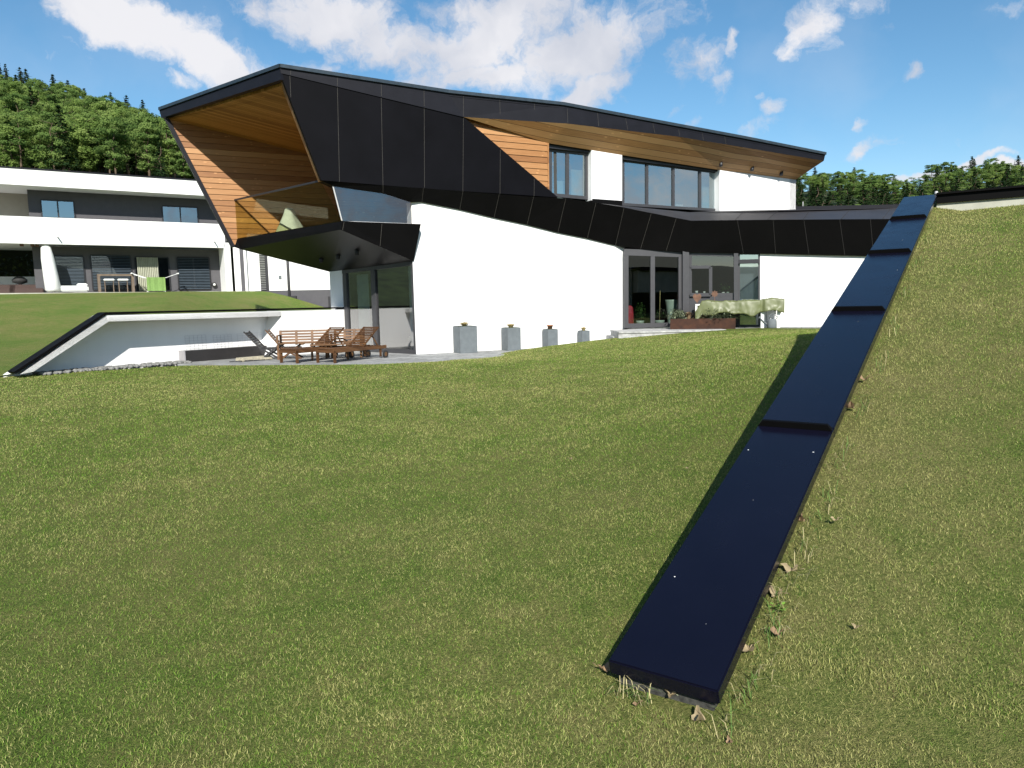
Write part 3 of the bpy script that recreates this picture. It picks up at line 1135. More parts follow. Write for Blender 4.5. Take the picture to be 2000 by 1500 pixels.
# coping surfaces between fascia edge and upper wall / flat roof
ci = [V(1090, 385, .28), V(1157, 397.5, .17), V(1216, 402, .13), W(1346, 414.5, -.75), W(1405, 412, -1.1), W(1555, 409, -1.5), W(1640, 408, -1.4), W(1700, 407.3, -1.3), W(1790, 404.5, -1.2)]
co = [V(1095, 386.2, .5), V(1164, 396.5, .55), V(1219, 405.5, .58), W(1350, 431.2, .45), W(1440, 430, .45), W(1570, 429, .45), W(1640, 428.5, .45), W(1700, 428.2, .45), W(1790, 427.7, .45)]
b = MB()
for i in range(len(ci) - 1):
    b.add([ci[i], ci[i + 1], co[i + 1], co[i]], [[3, 2, 1, 0]])
for i, (a_, c_) in enumerate(((W(1436, 429.6, .45), W(1454, 412, -1)), (W(1499, 429, .45), W(1521, 411, -1.1)), (W(1569, 428.6, .45), W(1583, 410, -1.3)), (W(1643, 428, .45), W(1661, 409, -1.3)), (W(1724, 427.8, .45), W(1740, 407, -1.2)))):
    b.bar(a_ + UP * .006, c_ + UP * .012, 0.012, 0.006, 1)
M['coping'] = simple('coping_panel', (0.034, 0.033, 0.036), 0.5, 0.15, 2)
b.build('coping', [M['coping'], M['seamdark']], house)
b = MB()                                     # flat roof of the wing behind the coping
fr = [p + UP * -.02 for p in ci[3:]]
b.poly([fr[0], fr[-1], fr[-1] - nw * 12, fr[0] - nw * 12])
b.bar(fr[2] + UP * .05, fr[-1] + UP * .05, 0.1, 0.12)
b.build('wing_roof', M['fascia'], house)
b = MB()
pp = W(1568, 409, -2.2)
b.tube([pp, pp + UP * .25], 0.012, 6)
b.build('roof_vent', M['steel'], house)

# wing: white wall, glazing with frames
WT = lambda x: float(np.interp(x, [1340, 1800], [491, 501]))
b = MB()
q = [W(1484.5, WT(1484), 0), W(1800, WT(1800), 0), W(1800, 640, 0), W(1484.5, 640, 0)]
for p in q[2:]:
    p[2] = Z_W - .1
b.prism(q, -nw * .4)
b.build('wing_wall', M['white'], house)
b = MB()
for xx in (1496.5, 1550):
    a_, c_ = W(xx, 503, .004), W(xx, 636, .004)
    b.bar(a_, c_, 0.012 if xx < 1500 else 0.006, 0.008, up=nw)
b.build('wall_joint', M['grey'], house)
GP = W(1341, 638, 0)
A_G = 88.0
ng = nrm(A_G)
G1 = lambda x, y, off=0.0: at_v(x, y, GP, A_G, off)
sill1 = lambda x: float(np.interp(x, [1219, 1340], [641, 638]))
head1 = lambda x: float(np.interp(x, [1219, 1340], [488, 492]))
window('glazed_door', 1219, 1334, head1, sill1, 0, [1275], house, 0.14, 'frame', 'glass_door', 0.12, G1, ng, 0.2)
b = MB()
b.bar(G1(1338, 490, 0.02), G1(1338, 639, .02), 0.2, 0.2, up=ng)
b.build('corner_post', M['frame'], house)
sill2 = lambda x: 637.3
window('kitchen_window', 1345, 1441, lambda x: 492 + (x - 1345) * .02, lambda x: 578.5, 0, [], house, 0.1, 'frame', 'glass_door', 0.12, W, nw, 0.12)
b = MB()                                     # opening sash in it and the panel under it
SA = [W(1347, 522, .03), W(1388, 521.5, .03), W(1388, 576, .03), W(1347, 576, .03)]
for i in range(4):
    b.bar(SA[i], SA[(i + 1) % 4], 0.1, 0.1, up=nw)
b.build('window_sash', M['frame'], house)
b = MB()
b.prism([W(1345, 579, .0), W(1434, 578.5, 0), W(1434, 638, 0), W(1345, 638, 0)], -nw * .1)
b.build('parapet_panel', M['frame'], house)
b = MB()
b.bar(W(1437.5, 492, .02), W(1437.5, 637.5, .02), 0.13, 0.14, up=nw)
b.build('window_post', M['frame'], house)
window('side_window', 1442, 1484.5, lambda x: 494, lambda x: 637.5, -.02, [], house, 0.05, 'frame', 'glass', 0.08, W, nw, 0.05)
b = MB()
b.bar(W(1442, 511, .02), W(1484, 510, .02), 0.12, 0.1, up=nw)
b.build('window_rail', M['darkframe'], house)
b = MB()
b.prism([W(1444, 496, -.35), W(1486, 496, -.35), W(1486, 638, -.35), W(1444, 638, -.35)], -nw * .05)  # pale panel added behind the glass, standing for its bright reflection
b.build('reflection_panel', simple('reflection_panel', (0.5, 0.52, 0.55), 0.9, .05, 3), house)
# room behind the wing glazing
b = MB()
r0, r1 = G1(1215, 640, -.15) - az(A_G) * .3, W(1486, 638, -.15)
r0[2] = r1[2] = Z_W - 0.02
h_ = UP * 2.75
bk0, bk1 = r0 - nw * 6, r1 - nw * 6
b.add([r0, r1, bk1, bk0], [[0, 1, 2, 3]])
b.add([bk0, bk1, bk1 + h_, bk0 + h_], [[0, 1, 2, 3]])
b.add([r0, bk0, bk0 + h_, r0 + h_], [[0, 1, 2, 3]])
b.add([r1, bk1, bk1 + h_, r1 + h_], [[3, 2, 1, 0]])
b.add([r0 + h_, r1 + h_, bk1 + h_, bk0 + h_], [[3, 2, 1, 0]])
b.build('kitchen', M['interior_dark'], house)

# ---- balcony
ZF = V(668, 432, foff)[2]
C0 = V(668, 432, foff)
T0 = at_z(463, 467, ZF)
QO = float((T0 - K) @ n_h)                   # plane of the boarded back wall
zt = at_z(463, 467, ZF)
low_w = [at_v(470, 487, T0, -45.4, 0.0), V(664.5, 448.5, foff - .03)]
hullw = V(808, 510, 0.05)
L_ = lambda x, y, off=0.0: at_v(x, y, K, -47.4, off)
pil_top = L_(648, 532, .05)
R0 = V(822, 437.5, foff)
backin = K - n_h * 5.2
b = MB()
b.poly([T0, C0, low_w[1], low_w[0]])         # thin front edge
b.poly([C0, R0, hullw, low_w[1]])            # side facing the lawn
b.add([low_w[0], low_w[1], hullw, pil_top], [[3, 0, 1], [3, 1, 2]], 2)   # boat-shaped underside
tipb = V(456, 482, QO)
b.add([T0, low_w[0], pil_top, tipb], [[0, 1, 2, 3]], 0)
b.poly([T0 + UP * .0, C0, R0, pil_top + UP * .9])
b.add([R0, hullw, K + UP * 3 - n_h * .1, R0 - n_h * .5], [[0, 1, 2, 3]])
e_ = C0 - T0
nfw = np.array([-0.73, -0.68, 0])
for (p, q) in (((507, 461), (507, 478)), ((552, 454), (553, 468)), ((601, 445.5), (602.5, 461)), ((655, 435.5), (656, 452))):
    seams(b, [(p, q)], (T0, C0, low_w[0]), nfw, 0.0075)
seams(b, [((672, 434), (669, 449.5)), ((746, 437), (742.5, 480))], (C0, R0, low_w[1]), n_h, 0.0075)
slab = b.build('balcony_slab', [M['blackband'], M['seam'], M['hull']], house)
bm_ = bmesh.new(); bm_.from_mesh(slab.data); bmesh.ops.recalc_face_normals(bm_, faces=bm_.faces); bm_.to_mesh(slab.data); bm_.free()
for x, y in ((697, 491), (660, 500), (627, 506)):
    pp = at_p(x, y, low_w[0], low_w[1], pil_top)
    b = MB()
    b.lathe(pp - UP * .1, [(0.06, 0), (0.06, .16)], 14)
    b.build('balcony_spotlight', M['rubber'], house)
b = MB()
wdk = [T0 + UP * .02, C0 + UP * .02 - n_h * .05, R0 + UP * .02 - n_h * .2, R0 - n_h * 5.6 + UP * .02]
b.poly(wdk)
b.build('balcony_deck', M['wood_soffit'], house)
# boarded back wall
bw = [V(327, 232, QO), V(455, 480, QO), V(455, 480, QO) + u_h * 8.5, V(327, 232, QO) + u_h * 9.0]
bw_pts = [sz(p) for p in bw]
bw_pts[2] = (bw_pts[2][0], bw_pts[1][1])
bw_pts[3] = (bw_pts[3][0], bw_pts[0][1])
boards('balcony_back_wall', bw_pts, QO, 0.172, house, M['wood_wall'])
b = MB()                                     # dark metal edge of the back wall
e0, e1 = V(322, 231, QO + .05), V(452, 482, QO + .05)
b.prism([e0, e1, e1 + u_h * .12, e0 + u_h * .12], -n_h * .25)
b.build('back_wall_edge', M['fascia'], house)
b = MB()
b.prism([bw[0] - n_h * .05, bw[1] - n_h * .05, bw[2] - n_h * .05, bw[3] - n_h * .05], -n_h * .18)
b.build('back_wall_core', M['fascia'], house)
# boarded ceiling
cA, cB, cQ = Abot + UP * .0, Bb + UP * 0, V(520, 281, QO)
def ceil_at(p):
    nrm_ = np.cross(cB - cA, cQ - cA)
    return np.array([p[0], p[1], cA[2] - (nrm_[0] * (p[0] - cA[0]) + nrm_[1] * (p[1] - cA[1])) / nrm_[2]])
cc = [cA + inw * .13 + u_h * .05, cB + inw * .13 + u_h * .1 - n_h * .05, cB + u_h * .5 - n_h * .45, cB + u_h * 8 - n_h * .45, bw[3], bw[0]]
cc = [ceil_at(p) for p in cc]
b = MB()
b.prism(cc, UP * .08)
b.build('balcony_ceiling', M['wood_ceiling'], house)
# end wall deep inside the balcony
b = MB()
ei0 = V(610, 352, foff - .4) + u_h * 7.2
b.prism([np.array([ei0[0], ei0[1], ZF]), np.array([ei0[0], ei0[1], 7.0]), np.array([*(ei0 - n_h * 5.6)[:2], 6.6]), np.array([*(ei0 - n_h * 5.6)[:2], ZF])], u_h * .1)
b.build('balcony_end_wall', M['interior_dark'], house)
# railing: three glass panes on the gable side and a handrail
H0, H1 = at_v(421, 400, T0, -45.4, 0), V(627, 352.5, foff - .03)
gl_top = [(421, 401), (490, 386), (562.5, 369.5), (626, 354)]
gl_bot = [(464, 467.5), (519, 457.5), (591.5, 445.5), (667.5, 432)]
rail = None
b = MB()
Wpl = lambda x, y: at_p(x, y, T0, C0, H0)
b.bar(Wpl(419, 399.5), Wpl(626, 353.2), 0.04, 0.05)
rail = b.build('handrail', M['darkframe'], house)
for i in range(3):
    g = MB()
    q = [Wpl(gl_top[i][0] + .3, gl_top[i][1]), Wpl(gl_top[i + 1][0] - .3, gl_top[i + 1][1]), Wpl(gl_bot[i + 1][0] - .3, gl_bot[i + 1][1]), Wpl(gl_bot[i][0] + .3, gl_bot[i][1])]
    g.prism(q, np.array([.68, .73, 0]) * .012)
    g.build('railing_pane', M['glass_rail'], house)
# glazed side facing the lawn under the facade
b = MB()
sg = [V(649.5, 361, .16), V(748, 377.5, .16), V(801.5, 395, .16), V(804, 437, .16), V(668, 432.5, .16)]
b.poly(sg[::-1])
b.build('balcony_window', M['glass_side'], house)
b = MB()
b.bar(sg[0], sg[4], 0.025, 0.03)
b.bar(sg[4] + n_h * .05, V(803, 437.2, .2), 0.03, 0.02)
b.build('balcony_window_edge', M['steel'], house)

# ---- ground-floor corner glazing under the balcony
n_l = nrm(-47.4)
if n_l @ np.array([0, -1, 0]) < 0:
    n_l = -n_l
head3 = lambda x: float(np.interp(x, [645, 667, 806], [530, 527.5, 510]))
sill3 = lambda x: float(np.interp(x, [645, 668, 743.6, 813], [683.5, 684.2, 688, 692]))
b = MB()
q = [L_(643, 525), L_(667.5, 525), L_(676, 684.5), L_(652, 683.5)]
q[3] = L_(643, 525) - UP * (q[0][2] - .15)
q[2] = L_(667.5, 525) - UP * (q[1][2] - .15)
b.prism(q, np.array([.68, .74, 0]) * .3)
b.build('corner_pier', M['white'], house)
gA, gB = L_(667.5, 527), K.copy()
gA = np.array([gA[0], gA[1], Z_T])
gd = (gB - gA)
HG = 2.62
b = MB()
top3 = L_(806, 510)[2]
topA = L_(667.5, 527.5)[2]
fr_in = np.array([.68, .74, 0]) * .05
def gpt(f, z):
    return gA + gd * f + UP * (z - Z_T)
mf = 0.455
def ztop(f):
    return topA + (top3 - topA) * f
b.bar(gpt(0, Z_T + .06) + fr_in, gpt(1, Z_T + .06) + fr_in, 0.1, 0.12)
b.bar(gpt(0, topA - .04) + fr_in, gpt(1, top3 - .04) + fr_in, 0.1, 0.14)
for f_, w_ in ((0.035, .16), (mf, .2), (0.985, .08)):
    b.bar(gpt(f_, Z_T + .12) + fr_in, gpt(f_, ztop(f_) - .1) + fr_in, w_, 0.11, up=n_l)
gf = b.build('sliding_door', M['frame'], house)
ORG[gf.name] = K
for f0, f1 in ((0.06, mf - .04), (mf + .04, .97)):
    g = MB()
    g.poly([gpt(f0, Z_T + .1) + fr_in, gpt(f1, Z_T + .1) + fr_in, gpt(f1, ztop(f1) - .1) + fr_in, gpt(f0, ztop(f0) - .1) + fr_in])
    g.build('pane', glass_mat('sliding_door_glass', 0.3, (0.62, 0.68, 0.65)) if f0 < .1 else bpy.data.materials['sliding_door_glass'], gf)
b = MB()
b.bar(gpt(0, topA + .03) - fr_in * .6, gpt(1, top3 + .03) - fr_in * .6, 0.03, 0.03)
b.build('head_trim', M['concrete'], house)
# living room behind it
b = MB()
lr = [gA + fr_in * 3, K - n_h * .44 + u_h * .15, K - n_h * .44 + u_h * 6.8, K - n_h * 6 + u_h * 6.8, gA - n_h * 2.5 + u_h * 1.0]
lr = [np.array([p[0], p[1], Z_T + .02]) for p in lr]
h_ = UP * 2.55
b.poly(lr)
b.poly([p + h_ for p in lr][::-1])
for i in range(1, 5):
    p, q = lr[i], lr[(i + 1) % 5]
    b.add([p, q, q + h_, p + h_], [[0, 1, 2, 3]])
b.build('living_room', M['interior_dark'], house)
b = MB()
for i_ in range(10):                          # curtain behind the left leaf, in folds
    pass
cp = [gpt(.1 + .022 * k, Z_T + .05) + np.array([.68, .74, 0]) * (.3 + .05 * (k % 2)) for k in range(8)]
for a_, c_ in zip(cp[:-1], cp[1:]):
    b.add([a_, c_, c_ + UP * 2.3, a_ + UP * 2.3], [[0, 1, 2, 3]])
b.build('living_room_curtain', M['curtain'], house)

# ------------------------------------------------------------------ sloping wall with the sheet-metal cap
cdir = cv_ / CAPL
cnor = np.cross(qdir, cdir)
cnor = cnor if cnor[2] > 0 else -cnor
sw_ = tag(empty('retaining_wall', P0 - UP * .25), 'low concrete wall climbing the lawn slope under a glossy blue black sheet metal cap', 'retaining wall')


def CP(t_, q, h=0.0):                        # t_ along the cap, q across, h off its plane
    return P0 + cdir * t_ + qdir * q + cnor * h


b = MB()
wa_, wb_ = 0.045, CAPW - 0.045
p0, p1 = CP(0.16, wa_, -.06), CP(CAPL, wa_, -.06)
q0, q1 = CP(0.03, wb_, -.06), CP(CAPL, wb_, -.06)
for pts, in (([p0, p1, p1 * [1, 1, 0] - UP * .4, p0 * [1, 1, 0] - UP * .4],),):
    b.prism(pts, qdir * (wb_ - wa_))
b.build('wall_core', M['concrete'], sw_)
b = MB()
b.box(P0 + sdir * .075 + qdir * CAPW / 2 - UP * .26, (CAPW - .06, .05, .36), qdir, sdir, UP)
b.build('wall_end', M['darkconcrete'], sw_)
joints = [0.0, 0.214, 0.446, 0.653, 0.838, 1.0]
for i in range(5):
    ta, tb = joints[i] * CAPL, joints[i + 1] * CAPL
    b = MB()
    lift = 0.0
    th = 0.075 if i else 0.07
    fold = 0.0
    # each sheet: a shallow tray turned down at both long sides, a raised fold at its lower end
    c_ = (CP(ta, CAPW / 2, -th / 2) + CP(tb, CAPW / 2, -th / 2)) / 2
    b.box(c_, (tb - ta - 0.004, CAPW, th), cdir, qdir * -1, cnor, 0, 0.006)
    if i:
        b.prism([CP(ta - .05, 0.002, .001), CP(ta - .05, CAPW - .002, .001), CP(ta - .05, CAPW - .03, .042), CP(ta - .05, .03, .042)], cdir * .022, 1)  # matte black: shade and shadow of the fold put into its colour
        b.prism([CP(ta - .027, 0.01, .001), CP(ta - .027, CAPW - .01, .001), CP(ta - .027, CAPW - .03, .02), CP(ta - .027, .03, .02)], cdir * .03, 1)
    b.build('cap_panel', [M['cap'], M['blackband']], sw_)
for t_, q in ((.45, .09), (1.95, .06), (1.98, .40), (3.2, .3), (.62, .34), (4.9, .25), (6.9, .36), (2.9, .04), (1.2, .3)):
    pass
b = MB()                                     # droppings and specks on the cap
for t_, q, r_ in ((.62, .06, .006), (1.98, .035, .006), (2.03, .405, .007), (4.6, .28, .003), (6.4, .4, .005), (1.4, .22, .0015), (.35, .3, .0015), (7.9, .3, .005)):
    c_ = CP(t_, q, .0012)
    pts = [c_ + (cdir * math.cos(a) * r_ * random.uniform(.5, 1.2) + qdir * math.sin(a) * r_ * random.uniform(.5, 1.2)) for a in np.linspace(0, 2 * math.pi, 7)[:-1]]
    b.poly(pts)
b.build('speck', M['plastic_white'], sw_)['kind'] = 'stuff'

# wall across the top of the slope
TE = CP(CAPL, CAPW)
rwd = qdir
rw = tag(empty('parapet_wall', TE), 'pale concrete wall with a black metal edge across the top of the grass slope', 'wall')
TP = lambda x, y: at_v(x, y, TE, 123.8)
e_top = (TP(2000, 364.5) - TE)[2] / np.linalg.norm((TP(2000, 364.5) - TE)[:2])
b = MB()
a0 = TE + qdir * .0 + UP * .005
a1 = a0 + (qdir + UP * e_top) * 14
b.prism([a0, a1, a1 - UP * .145, a0 - UP * .145], sdir * .5)
b.bar(a0 - sdir * .02, a1 - sdir * .02, .05, .03)
b.build('metal_edge', M['blackband'], rw)
b = MB()
b.prism([a0 - UP * .145 + sdir * .04, a1 - UP * .145 + sdir * .04, a1 - UP * 1.2 + sdir * .04, a0 - UP * 1.2 + sdir * .04], sdir * .3)
b.build('concrete_face', M['concrete'], rw)
b = MB()
kp = CP(CAPL, CAPW - .01, .02)
b.lathe(kp, [(0.02, -.03), (0.028, .0), (0.02, .025), (.004, .03)], 10)
b.build('end_knob', M['steel'], rw)

# ------------------------------------------------------------------ garden wall with the recess, left of the terrace
GW, A_GW = np.array([-5.8, 22.84, Z_T]), 38.7
u_g, n_g = az(A_GW), nrm(A_GW)
GV = lambda x, y, off=0.0: at_v(x, y, GW, A_GW, off)
gw = tag(empty('garden_wall', GV(380, 712, .35)), 'white garden wall with a sloping left end, a long recess and a thin black coping', 'garden wall')
FO = 0.7
GO = ORG['garden_wall']
gs = lambda p: float((p - GW) @ u_g)
ZTOP = GV(200, 613, FO)[2]
o_tl, o_bl = GV(207, 615.5, FO), GV(40, 731, FO)
i_tl, i_bl = GV(212, 628, FO), GV(65, 726, FO)
i_tr, i_br = GV(550, 619, FO), GV(527, 690, FO)
o_tr = GV(662, 607, FO)
G3 = lambda s_, z, off: GW + u_g * s_ + n_g * off + UP * (z - Z_T)
zt_ = o_tl[2]
s_end = gs(o_tr) + .35
b = MB()
fv = -n_g * 0.12
zlow = 0.05
b.prism([o_bl, i_bl, i_tl, o_tl], fv)                                              # sloping leg
b.prism([o_tl, i_tl, G3(gs(i_tr), i_tl[2], FO), G3(gs(i_tr), zt_, FO)], fv)        # lintel
b.prism([G3(gs(i_tr), zt_, FO), G3(gs(i_tr), i_tr[2], FO), G3(gs(i_br), zlow, FO), G3(s_end, zlow, FO), G3(s_end, zt_, FO)], -n_g * .72)
# soffits of the recess
b.prism([i_bl + UP * .0, i_tl, o_tl, o_bl], -n_g * .72)
b.prism([i_tl, G3(gs(i_tr), i_tl[2], FO), G3(gs(i_tr), zt_ - .03, FO), G3(gs(i_tl), zt_ - .03, FO)], -n_g * .72)
b.build('wall_frame', M['white'], gw)
b = MB()
b.prism([G3(gs(o_bl) - .3, zlow, 0), G3(s_end, zlow, 0), G3(s_end, zt_ - .04, 0), G3(gs(o_tl) + .05, zt_ - .04, 0)], -n_g * .25)
b.build('recess_wall', M['white'], gw)
b = MB()
k0, k1, k2 = o_bl + UP * .02 - u_g * .1, o_tl + UP * .02, G3(s_end + .1, zt_ + .02, FO)
for p, q in ((k0, k1), (k1, k2)):
    dd = (q - p) / np.linalg.norm(q - p)
    up_ = np.cross(u_g * 0 + dd, n_g)
    up_ = up_ if up_[2] > 0 else -up_
    b.prism([p + n_g * .03, q + n_g * .03, q + n_g * .03 + up_ * .05, p + n_g * .03 + up_ * .05], -n_g * .42)
b.build('wall_coping', M['blackband'], gw)
b = MB()
lp = GV(551, 624, FO - .12)
b.box(lp, (.12, .09, .1), u_g, n_g, UP)
b.build('recess_lamp', M['darkframe'], gw)
# faint wire trellis on the recess wall
b = MB()
for xa, xb, y0, y1 in ((361, 402, 656, 686), (416, 452, 655, 681), (463, 512, 652, 678)):
    pa, pb, pc = GV(xa, y0, .02), GV(xb, y0, .02), GV(xa, y1, .02)
    L1, L2 = float((pb - pa) @ u_g), pa[2] - pc[2]
    for k in range(7):
        b.bar(pa - UP * L2 * k / 6, pa + u_g * L1 - UP * L2 * k / 6, .004, .004)
    for k in range(6):
        b.bar(pa + u_g * L1 * k / 5, pa + u_g * L1 * k / 5 - UP * L2, .004, .004)
b.build('wire_trellis', simple('galvanised_wire', (.5, .5, .52), .5, .05, 4), gw)
# black bench box in the recess
bb = MB()
B0, B1 = GV(363.5, 710, .33), GV(540, 700, .33)
B0[2] = B1[2] = Z_T
hb = .30
bb.prism([B0, B1, B1 + UP * hb, B0 + UP * hb], -n_g * .3)
bn = tag(empty('storage_bench', B0), 'long black box bench along the recess of the white garden wall', 'bench')
bb.build('bench_box', M['blackwood'], bn)
bb = MB()
bb.prism([B0 - u_g * .03, B0 - u_g * .001, B0 - u_g * .001 + UP * (hb + .004), B0 - u_g * .03 + UP * (hb + .004)], -n_g * .3)
bb.build('end_panel', simple('grey_end_panel', (.33, .32, .33), .7, .08, 5), bn)
# gravel strip along the wall foot: pebbles
b = MB()
for k in range(420):
    s_ = random.uniform(gs(GV(75, 726, .3)), gs(GV(358, 710, .2)))
    o_ = random.uniform(.02, .62)
    r_ = random.uniform(.025, .075)
    c_ = G3(s_, Z_T + r_ * .2, o_)
    vs, fs = [], []
    for zz, rr_ in ((-.5, .6), (0.1, 1), (.55, .6)):
        for j in range(6):
            a = j * math.pi / 3 + zz
            vs.append(c_ + np.array([math.cos(a) * r_ * rr_ * random.uniform(.8, 1.2), math.sin(a) * r_ * rr_ * random.uniform(.8, 1.2), zz * r_]))
    for i in range(2):
        for j in range(6):
            fs.append([i * 6 + j, i * 6 + (j + 1) % 6, (i + 1) * 6 + (j + 1) % 6, (i + 1) * 6 + j])
    fs.append([12, 13, 14, 15, 16, 17])
    b.add(vs, fs, 0, True)
tag(b.build('gravel_strip', M['pebble']), kind='stuff')

# ------------------------------------------------------------------ planters along the big wall
def tuft(mb, c, r, h, n, w=.012, mi=0, droop=.3):
    for k in range(n):
        a = random.uniform(0, 2 * math.pi)
        rr_ = random.uniform(.1, 1) * r
        hh = h * random.uniform(.5, 1)
        d = np.array([math.cos(a), math.sin(a), 0])
        s_ = np.array([-d[1], d[0], 0]) * w
        p0_, p1_ = c + d * rr_ * .25, c + d * rr_ * .7 + UP * hh * .8
        p2_ = c + d * rr_ * (1 + droop) + UP * hh * (1 - droop * random.random())
        mb.add([p0_ - s_, p0_ + s_, p1_ + s_, p1_ - s_, p2_], [[0, 1, 2, 3], [3, 2, 4]], mi)


for x0, x1, yt, w_, plant, lab, plab in ((891, 927.5, 637.5, .53, 'tuft', 'tallest grey cube planter, nearest the corner of the white wall', 'straw coloured dry tuft spilling from the tallest grey planter'),
                                          (983.5, 1014, 640.5, .43, 'tuft', 'second tallest grey planter against the white wall', 'straw coloured dry tuft in the second tallest grey planter'),
                                          (1062.5, 1087.5, 643.5, .35, 'pot', 'third grey planter, holding a small clay pot', ''),
                                          (1130.5, 1150, 646.5, .28, 'tuft', 'smallest grey planter, nearest the stone steps', 'straw coloured dry tuft in the smallest grey planter')):
    c_ = V((x0 + x1) / 2, 690, .08 + w_ / 2)
    topz = V((x0 + x1) / 2, yt, .08 + w_)[2]
    base = np.array([c_[0], c_[1], Z_T])
    h_ = topz - Z_T
    pt = tag(empty('planter', base), lab, 'planter', 'grey planters along the white wall')
    b = MB()
    i_ = w_ - .05
    b.box(base + UP * h_ / 2, (w_, w_, h_), u_h, -n_h, UP, 0, .006)
    b.build('planter_box', M['grey'], pt)
    b = MB()
    b.box(base + UP * (h_ + .002), (i_, i_, .012), u_h, -n_h, UP)
    b.build('soil', M['forest_floor'], pt)
    b = MB()
    tp_ = base + UP * (h_ + .005)
    if plant == 'tuft':
        tuft(b, tp_, w_ * .44, .13, 260, .005)
        tag(b.build('dry_plant', M['strawtuft']), plab, 'plant', 'dry tufts in the planters')
    else:
        b.lathe(tp_, [(.06, 0), (.085, .1), (.095, .1), (.095, .13), (.08, .13)], 16)
        tag(b.build('clay_pot', M['terracotta']), 'small clay pot standing on the third grey planter', 'pot')

# stone steps at the right end of the white wall
b = MB()
s0, s1 = V(1196, 655, .62), V(1300, 655, 1.2)
stp = tag(empty('stone_steps', V(1212, 660, .3)), 'two grey stone steps beside the right end of the white wall', 'steps')
for x0, yt, dz, dep in ((1208.5, 645, Z_W - .005, .95), (1197, 654.5, Z_W - .175, 1.3)):
    p_ = V(x0, yt + 2, dep)
    p_ = at_z(x0, yt + 3, dz)
    q_ = p_ + az(A_G) * 3.2
    b = MB()
    b.prism([p_, q_, q_ + az(A_G - 90) * 1.5, p_ + az(A_G - 90) * 1.5], -UP * .05)
    b.prism([p_ + az(A_G - 90) * .03 - UP * .051, q_ + az(A_G - 90) * .03 - UP * .051, q_ + az(A_G - 90) * 1.4 - UP * .051, p_ + az(A_G - 90) * 1.4 - UP * .051], -UP * .3)
    b.build('step', M['stone'], stp)

# ------------------------------------------------------------------ loungers, chairs, table on the terrace
def lounger(label, foot, head, back_deg, mat='teak'):
    foot, head = np.array([*foot[:2], Z_T]), np.array([*head[:2], Z_T])
    d = head - foot
    rz = math.atan2(d[1], d[0])
    r = tag(empty('sun_lounger', foot, rz), label, 'sun lounger', 'teak loungers on the terrace')
    L, Wd, H = 1.95, .62, .34
    m = M[mat]
    b = MB()
    for sy in (-1, 1):
        b.box((L / 2, sy * (Wd / 2 - .018), H - .045), (L, .036, .09), bev=.004)
    for x in (.02, L * .62, L - .02):
        b.box((x, 0, H - .05), (.035, Wd - .076, .07))
    b.build('frame', m, r, local=True)
    b = MB()
    hx = L * .56
    k = 0
    while .06 + k * .058 < hx:
        b.box((.06 + k * .058, 0, H + .004), (.042, Wd - .078, .016))
        k += 1
    b.build('seat', m, r, local=True)
    b = MB()
    th_ = D2R(back_deg)
    dx = np.array([math.cos(th_), 0, math.sin(th_)])
    dn = np.array([-math.sin(th_), 0, math.cos(th_)])
    o_ = np.array([hx, 0, H])
    Lb = .80
    for sy in (-1, 1):
        b.box(o_ + dx * Lb / 2 + np.array([0, sy * (Wd / 2 - .062), 0]), (Lb, .034, .03), dx, np.array([0, 1., 0]), dn)
    for k in range(12):
        b.box(o_ + dx * (.04 + k * .066) + dn * .016, (.036, Wd - .08, .015), dx, np.array([0, 1., 0]), dn)
    b.build('backrest', m, r, local=True)
    pz = o_ + dx * .5
    for sy in (-1, 1):
        b = MB()
        b.bar(pz + np.array([0, sy * .2, 0]), np.array([pz[0] + .25, sy * .2, H - .04]), .025, .03)
        b.build('back_strut', m, r, local=True)
    for sy in (-1, 1):
        b = MB()
        b.box((.045, sy * (Wd / 2 - .02), (H - .03) / 2), (.075, .04, H - .03), bev=.006)
        b.build('leg', m, r, local=True)
    for sy in (-1, 1):
        b = MB()
        b.box((L - .2, sy * (Wd / 2 - .045), (H + .03) / 2), (.06, .03, H - .05))
        b.build('leg', m, r, local=True)
    for sy in (-1, 1):
        b = MB()
        yc = sy * (Wd / 2 + .0)
        n_ = 20
        vs = []
        for yy in (yc - .02, yc + .02):
            for rr_ in (.10, .06):
                for k in range(n_):
                    a = 2 * math.pi * k / n_
                    vs.append((L - .06 + math.cos(a) * rr_, yy, .10 + math.sin(a) * rr_))
        fs = []
        for k in range(n_):
            k2 = (k + 1) % n_
            fs += [[k, k2, n_ * 2 + k2, n_ * 2 + k], [k2, k, n_ + k, n_ + k2], [n_ * 2 + k, n_ * 2 + k2, n_ * 3 + k2, n_ * 3 + k]]
        b.add(vs, fs, 0)
        for yy in (yc - .012, yc + .012):
            b.add([(L - .06 + math.cos(2 * math.pi * k / n_) * .062, yy, .10 + math.sin(2 * math.pi * k / n_) * .062) for k in range(n_)], [list(range(n_))], 1)
        b.build('wheel', [M['rubber'], M['teak_pale']], r, local=True)
    return r


F1, F2 = at_z(562.5, 709.5, Z_T), at_z(635, 709.5, Z_T)
hd2 = at_z(737, 698, Z_T)
dirL = (hd2 - F2)
dirL /= np.linalg.norm(dirL)
lounger('teak lounger with two front legs nearest the lawn, right of its twin', F2, F2 + dirL, 37)
lounger('teak lounger with raised back, left of its twin and right of the dark folding chairs', F1, F1 + dirL * [1.0, .95, 1], 37)


